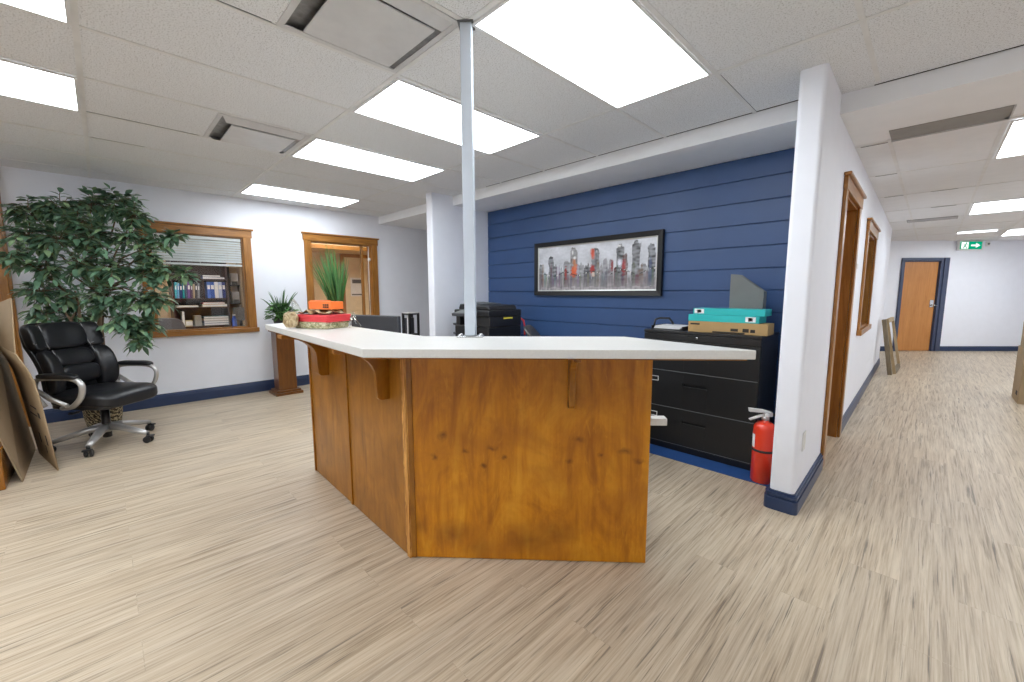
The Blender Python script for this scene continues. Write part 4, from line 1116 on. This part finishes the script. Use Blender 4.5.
fl = leafb.build('foliage', 'leaf', fc); at = fl.data.color_attributes.new('Col', 'FLOAT_COLOR', 'POINT')
for i, c in enumerate(cols): at.data[i].color = (*c, 1)

# ------------------------------------------------------------------ flattened carton leaning by the chair, and the wood cabinet it leans on
ko = (-4.55, -.45, 0); kb = thing('flattened_carton', 'big flattened cardboard carton leaning beside the black chair', 'cardboard', ko)
def sheet(nm, q, th, mat, par, nh):
    """flat board from four corners q (bottom near, bottom far, top far, top near), thickness th along -nh"""
    a = MB(ko); n = (V(q[1])-V(q[0])).cross(V(q[3])-V(q[0])).normalized()
    if n.dot(V(nh)) < 0: n = -n
    a.prism(q, n*-th); return a.build(nm, mat, par)
RN = [(-4.40,-.330,.004), (-4.40,-.353,.316), (-4.40,-.368,.518), (-4.40,-.386,.68), (-4.40,-.41,.769), (-4.40,-.452,.88)]
RF = [(-5.0,-.462,.004), (-5.0,-.494,.32), (-5.0,-.515,.53), (-5.0,-.535,.70), (-5.0,-.56,.79), (-5.0,-.60,.91)]
a = MB(ko); pv = None
for p, q in zip(RN, RF):
    m1 = V(p).lerp(V(q), .5); cv_ = [a.v(p), a.v(m1), a.v(q)]
    if pv: a.f([pv[0], pv[1], cv_[1], cv_[0]], True); a.f([pv[1], pv[2], cv_[2], cv_[1]], True)
    pv = cv_
s2 = a.build('panel', 'card', kb, solid=.007)
s1 = sheet('panel', [(-4.31,-.49,.003), (-5.16,-.495,.003), (-5.16,-.612,1.10), (-4.31,-.72,1.10)], .007, 'card_in', kb, (0,1,0))
sheet('flap', [(-4.40,-.456,.884), (-5.0,-.604,.914), (-4.86,-.555,1.22), (-4.42,-.44,1.262)], .006, 'card', kb, (0,-1,0))
def pmarks(par, q, rects, nh):
    OFFS = .0040
    q = [V(k) for k in q]; n = (q[1]-q[0]).cross(q[3]-q[0]).normalized()
    if n.dot(V(nh)) < 0: n = -n
    for (u0, v0, u1, v1) in rects:
        a = MB(ko); a.prism([(q[0].lerp(q[1], uu)).lerp(q[3].lerp(q[2], uu), vv) + n*(.0002+OFFS) for uu, vv in ((u0, v0), (u1, v0), (u1, v1), (u0, v1))], n*.0006)
        a.build('print', 'ink', par)
pmarks(s1, [(-4.31,-.49,.003), (-5.16,-.495,.003), (-5.16,-.612,1.10), (-4.31,-.72,1.10)], [(.16,.40,.20,.50),(.70,.40,.74,.50),(.2,.49,.34,.50),(.58,.49,.74,.50),(.3,.56,.7,.575),(.34,.60,.64,.612),(.4,.25,.6,.27)], (0,1,0))
pmarks(s2, [RN[0], RF[0], RF[1], RN[1]], [(.15,.55,.22,.8),(.5,.5,.56,.75),(.3,.3,.36,.5)], (0,-1,0))
pmarks(s2, [RN[1], RF[1], RF[2], RN[2]], [(.2,.3,.3,.5),(.35,.3,.7,.36),(.3,.6,.6,.66)], (0,-1,0))

# wood cabinet at the photo's left edge
wo = (-4.45, -.85, 0); wc = thing('wood_cabinet', 'low orange wood cabinet cut by the frame edge behind the cardboard', 'cabinet', wo)
a = MB(wo); a.box((-4.80, -1.2, 0), (-4.215, -.556, .27), .006); a.build('base', 'gold', wc)
a = MB(wo); a.box((-4.80, -1.15, .27), (-4.235, -.695, .84), .006); a.build('body', 'gold', wc)
a = MB(wo); a.box((-4.82, -1.17, .84), (-4.22, -.685, .865), .004); a.build('top', 'gold', wc)

# ------------------------------------------------------------------ corridor things
lf = thing('leaning_frame', 'empty pale wooden frame leaning on the corridor wall end', 'frame', (-.40, 9.1, 0))
a = MB((-.40, 9.1, 0)); lean = V((-.15, 0, .86))
def bar(p, q, wv, tv): 
    p, q, wv, tv = V(p), V(q), V(wv), V(tv)
    m = MB((-.40, 9.1, 0)); m.prism([p, p+wv, q+wv, q], tv); return m
b0, b1 = V((-.30, 8.80, 0)), V((-.28, 9.62, 0)); tk = V((-.10, 0, -.0))
for p in (b0, b1):
    m = bar(p + V((0, 0, .004)), p + lean, (0, -.045, 0), (-.035, 0, -.006)); m.build('side_rail', 'pine', lf)
m = bar(b0 + V((0, 0, .004)), b1 + V((0, 0, .004)), lean.normalized()*.07, (-.035, 0, -.006)); m.build('bottom_rail', 'pinedark', lf)
m = bar(b0 + lean*.93, b1 + lean*.93, lean*.07, (-.035, 0, -.006)); m.build('top_rail', 'pine', lf)
wb = thing('wooden_board', 'weathered pale board leaning beside the empty wooden frame', 'board', (-.43, 8.7, 0))
a = MB((-.43, 8.7, 0)); a.prism([(-.34, 8.60, .003), (-.34, 8.72, .003), (-.47, 8.72, .86), (-.47, 8.60, .86)], (-.05, 0, -.008)); a.build('plank', 'pinedark', wb)
for lab, lo, hi in (('large tan cardboard box on corridor floor at the right edge', (.79, 7.40, 0), (1.32, 7.90, .635)), ('smaller tan cardboard box on top of the large box', (.80, 7.42, .6355), (1.24, 7.86, .93))):
    lo, hi = V(lo), V(hi); c = ((lo.x+hi.x)/2, (lo.y+hi.y)/2, lo.z)
    t = thing('cardboard_box', lab, 'box', c)
    a = MB(c); a.box(lo, hi, .004); a.build('carton', 'card', t)
    a = MB(c); a.box((lo.x+.0, (lo.y+hi.y)/2-.002, hi.z-.0005), (hi.x, (lo.y+hi.y)/2+.002, hi.z+.0006)); a.build('flap_seam', 'card_edge', t)
    a = MB(c); a.box((lo.x-.0006, (lo.y+hi.y)/2-.025, hi.z-.08), (lo.x+.0005, (lo.y+hi.y)/2+.025, hi.z)); a.box((lo.x, (lo.y+hi.y)/2-.025, hi.z), (hi.x, (lo.y+hi.y)/2+.025, hi.z+.0009)); a.build('tape', 'kraft', t)
    a = MB(c); a.box((lo.x-.0006, lo.y+.1, lo.z+.08), (lo.x+.0005, lo.y+.22, lo.z+.13)); a.build('print', 'ink', t)
# exit sign
so = EW @ V((1.165, .02, 2.245)); es = thing('exit_sign', 'green running man exit sign with white arrow hung at the corridor end', 'exit sign', so)
MX = EW @ T(1.165, .02, 2.245); MX.translation
a = MB(so, MX); a.box((-.25, .0, -.10), (.25, .045, .10), .008); a.build('housing', 'white', es)
a = MB(so, MX); a.box((-.225, .045, -.078), (.225, .048, .078)); a.build('face', 'green_sign', es)
a = MB(so, MX)
a.box((-.20, .048, -.066), (-.055, .0495, .066)); a.build('door_symbol', 'white_sign', es)
a = MB(so, MX)
a.lathe([(.014, 0), (.014, .002)], (-.105, .0495, .042), 12, Rx(-PI/2))
for p in ([(-.13, .022), (-.10, .030), (-.115, -.012), (-.145, -.018)], [(-.115, -.010), (-.145, -.014), (-.165, -.05), (-.148, -.056)], [(-.13, -.014), (-.112, -.010), (-.085, -.036), (-.085, -.060), (-.10, -.060), (-.10, -.040)],
          [(-.105, .026), (-.075, .010), (-.070, .018), (-.10, .036)], [(-.128, .026), (-.165, .010), (-.162, -.002), (-.128, .014)]):
    a.prism([(x, .0495, z) for x, z in p], (0, .0015, 0))
a.build('running_figure', 'green_sign', es)
a = MB(so, MX)
a.prism([(.0, .048, -.016), (.10, .048, -.016), (.10, .048, -.05), (.185, .048, 0), (.10, .048, .05), (.10, .048, .016), (.0, .048, .016)], (0, .002, 0)); a.build('arrow', 'white_sign', es)
a = MB(so, MX); a.box((-.03, .01, .10), (.03, .04, HS-2.245-.001)); a.build('mount', 'white', es)
so = EW @ V((1.56, 0, 2.28)); ds = thing('wall_sensor', 'small white wall sensor beside the exit sign', 'sensor', so); MS = EW @ T(1.56, 0, 2.28)
a = MB(so, MS); a.box((-.04, .001, -.05), (.04, .03, .05), .008); a.build('housing', 'white', ds)
a = MB(so, MS); a.lathe([(.02, 0), (.018, .012), (.01, .016), (0, .017)], (0, .03, 0), 14, Rx(-PI/2)); a.build('lens', 'midgrey', ds)
# switches and outlets on the corridor wall
def wallplate(name, label, cat, s, z, w, h, kind):
    o = CW @ V((s, 0, z)); t = thing(name, label, cat, o); m = CW @ T(s, 0, z)
    a = MB(o, m); a.box((-w/2, .0005, -h/2), (w/2, .007, h/2), .002); a.build('plate', 'white', t)
    if kind == 'switch':
        a = MB(o, m); a.box((-.010, .007, -.022), (.010, .013, .022), .002); a.build('rocker', 'white', t)
    elif kind == 'key':
        a = MB(o, m); a.box((-.03, .007, -.01), (.03, .02, .035), .003); a.build('keypad', 'white', t)
    else:
        a = MB(o, m)
        for q in (-.022, .022): a.box((-.014, .007, q-.014), (.014, .009, q+.014), .004)
        a.build('socket', 'white', t)
    return t
wallplate('light_switch', 'white light switch between the oak doorway and corridor window', 'light switch', 1.99, 1.36, .075, .118, 'switch')
wallplate('thermostat', 'small thermostat just above the light switch', 'thermostat', 2.0, 1.50, .075, .09, 'key')
wallplate('power_outlet', 'white power outlet low on the wall nose before the oak doorway', 'outlet', .16, .40, .07, .115, 'outlet')
wallplate('power_outlet', 'white power outlet low on the wall past the oak doorway', 'outlet', 2.02, .42, .07, .115, 'outlet')
# ------------------------------------------------------------------ blind in window 1
bo = (XL-.03, (W1[0]+W1[1])/2, W1[3]-.02); bl = thing('window_blind', 'white horizontal blind half lowered in the left wall window', 'blind', bo)
y0, y1 = W1[0]+.025, W1[1]-.025
a = MB(bo); a.box((XL-.042, y0, W1[3]-.058), (XL-.006, y1, W1[3]-.020), .004); a.build('head_rail', 'blind', bl)
a = MB(bo); z = W1[3]-.075; k = 0
while z > 1.655:
    a.prism([(XL-.035, y0, z+.0135), (XL-.035, y1, z+.0135), (XL-.011, y1, z-.0135), (XL-.011, y0, z-.0135)], (.001, 0, .0012)); z -= .029
a.build('slats', 'blind', bl)
a = MB(bo); a.box((XL-.042, y0, 1.622), (XL-.006, y1, 1.646), .004); a.build('bottom_rail', 'blind', bl)
a = MB(bo)
for y in (y0+.15, (y0+y1)/2, y1-.15): a.box((XL-.009, y-.0015, 1.64), (XL-.007, y+.0015, W1[3]-.06))
a.build('ladder_cord', 'white', bl)

# ------------------------------------------------------------------ office seen through window 1
mb = MB(); mb.box((-9.0, -1.6, 0), (-8.9, 4.6, HS+.1)); struct(mb.build('wall_office', 'tan'))
mb = MB(); mb.box((-8.9, 1.78, 0), (XL-.12, 1.86, HS+.1)); struct(mb.build('wall_partition', 'tan'))
mb = MB(); mb.box((-8.9, -1.7, 0), (XL-.12, -1.6, HS+.1)); struct(mb.build('wall_office', 'tan'))
mb = MB(); mb.box((-8.9, 4.5, 0), (XL-.12, 4.6, HS+.1)); struct(mb.build('wall_office', 'tan'))
mb = MB(); mb.box((-9.0, -1.7, HS+.1), (XL-.12, 4.6, HS+.16)); struct(mb.build('ceiling', 'tile'))
olA = make_light('ceiling_light', 'added office ceiling panel beyond the window', .6, 1.2, 'lamp2', 'added office ceiling panels'); olA.location = (-7.3, .6, HS+.0995)  # lamps added above the line of sight to light both inner rooms
dup(olA, (-7.3, 3.0, HS+.0995), None)
# bookcase
sx0, sx1, sy0, sy1 = -8.88, -8.42, .80, 1.545
bo = (-8.65, (sy0+sy1)/2, 0); bc = thing('bookcase', 'dark wood bookcase in the office beyond the window', 'bookcase', bo)
for y in (sy0, sy1-.022):
    a = MB(bo); a.box((sx0, y, 0), (sx1, y+.022, 1.95)); a.build('side_panel', 'darkwood', bc)
SH = (.10, .42, .735, 1.045, 1.19, 1.505, 1.93)
for z in SH:
    a = MB(bo); a.box((sx0, sy0+.022, z), (sx1, sy1-.022, z+.02)); a.build('shelf', 'darkwood', bc)
a = MB(bo); a.box((sx0, sy0+.022, .1), (sx0+.01, sy1-.022, 1.93)); a.build('back_panel', 'darkwood', bc)
a = MB(bo); a.box((sx1-.022, sy0+.40, 1.21), (sx1-.01, sy0+.418, 1.505)); a.build('divider', 'darkwood', bc)
BK = []
bmats = {}
def bmat(nm, c):
    if nm not in M: M[nm] = plain(nm, srgb(*c)[:3], .55)
    return nm
def book(y, w, z, h, d, mat, label, group, lean=0, cat='book', name='book'):
    o = (sx1-.03-d/2, y+w/2, z + abs(math.sin(lean))*w/2 + .0004)
    t = thing(name, label, cat, o)
    if group: t['group'] = group
    a = MB(); X_ = Rx(lean)
    a.box((-d/2, -w/2, 0), (d/2, w/2, h), .002, 1, X_); a.build('cover', mat, t)
    a = MB(); a.box((-d/2+.003, -w/2+.003, h-.002), (d/2-.002, w/2-.003, h+.0006), 0, 1, X_); a.build('pages', 'paper', t)
    if name == 'binder' or h > .24:
        a = MB(); a.box((d/2-.0005, -w/2+.006, h*.55), (d/2+.0008, w/2-.006, h*.8), 0, 1, X_); a.build('spine_label', 'paper', t)
    return t
zb = 1.2105; y = sy0+.03
for nm, c, w, h, lb in (('book_aqua', (60, 170, 190), .028, .255, 'aqua book at the near end of the upright row beyond the window'),
                        ('book_sky', (110, 170, 215), .024, .25, 'sky blue book in the upright row on the bookcase'),
                        ('book_navy', (40, 60, 120), .030, .245, 'navy book between sky blue and teal books on the bookcase'),
                        ('book_teal', (30, 150, 160), .026, .255, 'teal book beside the navy book on the bookcase'),
                        ('book_slate', (80, 90, 120), .024, .24, 'slate blue book beside the teal book on the bookcase'),
                        ('book_purple', (110, 70, 140), .036, .26, 'purple book, thickest in the upright bookcase row'),
                        ('book_plum', (80, 45, 80), .024, .25, 'plum book next to the thick purple one'),
                        ('book_tan', (170, 150, 120), .022, .23, 'tan book between plum and charcoal books'),
                        ('book_charcoal', (50, 50, 55), .028, .25, 'charcoal book beside the tan book on the bookcase'),
                        ('book_grey', (140, 140, 145), .024, .245, 'light grey book ending the upright bookcase row')):
    book(y, w, zb, h, .20, bmat(nm, c), lb, None, math.radians(-3)); y += w+.006
y = sy1-.03
for nm, c, w, lb in (('binder_navy', (40, 60, 130), .045, 'navy binder nearest the bookcase side panel'), ('binder_pale', (180, 195, 225), .05, 'pale blue binder beside the navy binder on the bookcase'),
                     ('binder_white', (225, 228, 235), .05, 'white binder between two blue binders on the bookcase'), ('binder_royal', (50, 90, 180), .052, 'royal blue binder beside the white binder'),
                     ('binder_cobalt', (70, 110, 200), .045, 'cobalt binder first of the binders after the gap')):
    y -= w+.003; book(y, w, zb, .27, .24, bmat(nm, c), lb, None, 0, 'binder', 'binder')
def flat(yc, z, w, d, h, mat, label, rz=0, name='paper_stack', cat='paper stack'):
    o = (sx1-.03-d/2, yc, z); t = thing(name, label, cat, o, rz)
    a = MB(); a.box((-d/2, -w/2, 0), (d/2, w/2, h), .002, 1); a.build('block', mat, t)
    a = MB(); a.box((-d/2+.004, -w/2+.004, h*.15), (d/2+.001, w/2+.0008, h*.85)); a.build('edges', 'paper', t)
    return t
zt = 1.5255
flat(1.36, zt, .30, .22, .035, bmat('fold_blue', (60, 90, 160)), 'blue folder stack on the top visible bookcase shelf', 0, 'folder_stack', 'folders')
flat(1.33, zt+.036, .24, .20, .03, bmat('fold_dk', (35, 50, 100)), 'dark blue folder lying on the blue folder stack', 0, 'folder_stack', 'folders')
z0 = 1.0655
flat(1.345, z0, .34, .25, .045, bmat('fold_cream', (205, 190, 165)), 'cream paper stack under the red folder on the bookcase')
flat(1.335, z0+.046, .30, .24, .030, bmat('fold_red', (190, 60, 40)), 'red folder lying on the cream paper stack', 0, 'folder', 'folder')
flat(.98, z0, .28, .24, .03, bmat('fold_buff', (200, 178, 140)), 'buff paper stack alone on the narrow bookcase shelf')
z0 = .7555; hh = 0
for nm, c, lb in (('fl1', (170, 175, 190), 'lowest pale grey stack on the lower bookcase shelf'), ('fl2', (90, 110, 150), 'steel blue folder on the pale grey stack'), ('fl3', (215, 190, 175), 'pinkish stack above the steel blue folder'), ('fl4', (50, 110, 120), 'dark teal folder topmost on the lower shelf stack')):
    flat(1.35+.01*(hh % .03), z0+hh, .34, .25, .038, bmat(nm, c), lb); hh += .0385
book(.90, .03, z0, .24, .2, 'paper', 'white book standing alone on the lower bookcase shelf', None)
book(1.06, .09, z0, .17, .2, bmat('bx_grey', (150, 148, 140)), 'grey box file on the lower bookcase shelf', None, 0, 'box file', 'box_file')
flat(.98, z0, .09, .12, .10, bmat('bx_cream', (196, 182, 140)), 'small cream box on the lower bookcase shelf', 0, 'small_box', 'box')
# office desk, monitor and wall shelf right of the bookcase
do = (-7.9, 1.48, 0); od = thing('office_desk', 'dark desk under the window view of the office', 'desk', do)
a = MB(do); a.box((-8.36, 1.10, .70), (-7.3, 1.775, .73), .003); a.build('desk_top', 'darkwood', od)
for x in (-8.33, -7.35):
    a = MB(do); a.box((x, 1.12, 0), (x+.03, 1.77, .70)); a.build('side_panel', 'darkwood', od)
mo2 = thing('office_monitor', 'grey monitor on the office desk beside the bookcase', 'monitor', (-8.25, 1.66, .7305), math.radians(95))
a = MB(); a.box((-.10, -.02, .10), (.10, .02, .32), .008); a.build('housing', 'midgrey', mo2)
a = MB(); a.tube([(0, 0, .012), (0, 0, .2)], .02, 8); a.box((-.1, -.08, 0), (.1, .08, .012), .004); a.build('stand', 'darkgrey', mo2)
hs = thing('hanging_shelf', 'dark wall shelf with white papers beside the bookcase', 'shelf', (-8.82, 1.66, 1.1))
a = MB((-8.82, 1.66, 1.1)); a.box((-8.898, 1.62, 1.1), (-8.70, 1.775, 1.12)); a.box((-8.898, 1.62, 1.42), (-8.70, 1.775, 1.44)); a.box((-8.898, 1.62, 1.12), (-8.70, 1.632, 1.75)); a.build('board', 'black', hs)
for lab, z in (('white paper holder on the lower board of the wall shelf', 1.1205), ('white paper holder on the upper board of the wall shelf', 1.4405)):
    o = (-8.78, 1.70, z); t = thing('paper_holder', lab, 'paper holder', o); a = MB(o); a.box((-8.85, 1.65, z), (-8.72, 1.76, z+.20), .003); a.build('papers', 'paper', t)
    a = MB(o); a.box((-8.719, 1.66, z), (-8.712, 1.75, z+.06), .002); a.build('lip', 'midgrey', t)
bt = thing('bottle', 'blue bottle on the office desk corner by the window', 'bottle', (-7.75, 1.47, .7305))
a = MB(); a.lathe([(0, 0), (.035, 0), (.036, .15), (.018, .19), (.018, .21), (0, .21)], seg=16); a.build('body', bmat('bottle_blue', (50, 80, 160)), bt)
a = MB(); a.lathe([(.02, .205), (.02, .23), (0, .231)], seg=12); a.build('cap', 'white', bt)
oc = thing('office_chair', 'grey fabric office chair just inside the office window', 'office chair', (-6.95, .62, 0), math.radians(160))
a = MB()
for k in range(5):
    q = 2*PI*k/5; a.tube([(0, 0, .09), (.29*math.cos(q), .29*math.sin(q), .065)], [.026, .016], 8)
a.build('base', 'black', oc)
for k in range(5):
    q = 2*PI*k/5; a = MB(); a.lathe([(.024, -.012), (.024, .012)], (.29*math.cos(q), .29*math.sin(q), .0245), 10, Rz(q) @ Rx(PI/2)); a.build('caster', 'black', oc)
a = MB(); a.tube([(0, 0, .08), (0, 0, .43)], .025, 10); a.build('gas_lift', 'black', oc)
a = MB(); a.cushion((.48, .48, .09), 5, lambda p: p + V((.02, 0, .47))); a.build('seat', 'fabric_grey', oc)
a = MB(); a.cushion((.07, .42, .50), 4, lambda p: V((-.25-.2*(p.z)+p.x+.5*p.y*p.y, p.y, .74+p.z))); a.build('backrest', 'fabric_grey', oc)
a = MB(); a.tube([(-.05, 0, .42), (-.27, 0, .44), (-.29, 0, .7)], .02, 8); a.build('back_support', 'black', oc)

# ------------------------------------------------------------------ room seen through window 2
RM = frame_m((-8.9, 0, 0), (0, 1, 0), (1, 0, 0))
do = (-8.88, 3.9, 0); dd = bpy.data.objects.new('door_3', None); COL.objects.link(dd); dd.location = do; dd['kind'] = 'structure'; dd['label'] = 'cream door in a wood frame beyond the second window'; dd['category'] = 'door'
a = MB(do)
for (y_, z_, y2, z2) in ((3.66, 0, 3.74, 2.05), (4.30, 0, 4.38, 2.05), (3.66, 2.05, 4.38, 2.14)): a.box((-8.899, y_, z_), (-8.86, y2, z2), .003)
a.build('door_frame', 'oak', dd)
a = MB(do); a.box((-8.899, 3.74, .005), (-8.875, 4.30, 2.05)); a.build('door_leaf', bmat('cream_door', (222, 205, 172)), dd)
nt = thing('notice_sheet', 'white notice sheet on the cream door beyond the second window', 'notice', (-8.873, 4.0, 1.3)); a = MB((-8.873, 4.0, 1.3)); a.box((-8.8745, 3.86, 1.22), (-8.872, 4.16, 1.62)); a.build('sheet', 'paper', nt)
a = MB((-8.873, 4.0, 1.3)); a.box((-8.872, 3.88, 1.24), (-8.8712, 4.14, 1.27)); a.box((-8.872, 3.9, 1.5), (-8.8712, 4.12, 1.58)); a.build('print', 'midgrey', nt)
a = MB((XL-.09, 2.98, 1.2)); a.tube([(XL-.016, W2[1]-.045, W2[3]-.02), (XL-.018, W2[1]-.05, 1.5), (XL-.016, W2[1]-.052, W2[2]+.02)], .007, 8)
cb = a.build('blind_cord', 'white'); tag(cb, 'white cord hanging down the edge of the second window', 'cord')
kn = MB((XL-.016, W2[1]-.05, 1.78)); kn.cushion((.045, .05, .055), 2.2, lambda p: p+V((XL+.012-.0, W2[1]-.05, 1.80))); tag(kn.build('cord_reel', 'white'), 'round white reel partway up the cord of the second window', 'cord reel')
# wood soffit strip in that room
mb = MB(); mb.box((-8.9, 1.86, 2.12), (-7.9, 4.5, HS+.1)); struct(mb.build('trim_4', 'tan'))
mb = MB(); mb.box((-7.9, 1.86, 2.10), (-7.87, 4.5, 2.17)); struct(mb.build('trim_5', 'oakh'))

# world and colour management
w = bpy.data.worlds.new('world'); sc.world = w; w.use_nodes = True
bg = w.node_tree.nodes['Background']; bg.inputs[0].default_value = (.8, .86, 1, 1); bg.inputs[1].default_value = .15
vs_ = sc.view_settings; vs_.view_transform = 'Standard'; vs_.look = 'None'; vs_.gamma = 1; vs_.exposure = .27
try: vs_.use_curve_mapping = False
except Exception: pass
sc.cycles.max_bounces = 10; sc.cycles.diffuse_bounces = 6; sc.cycles.transparent_max_bounces = 12
sc.cycles.caustics_reflective = False; sc.cycles.caustics_refractive = False
try: sc.cycles.use_denoising = True
except Exception: pass
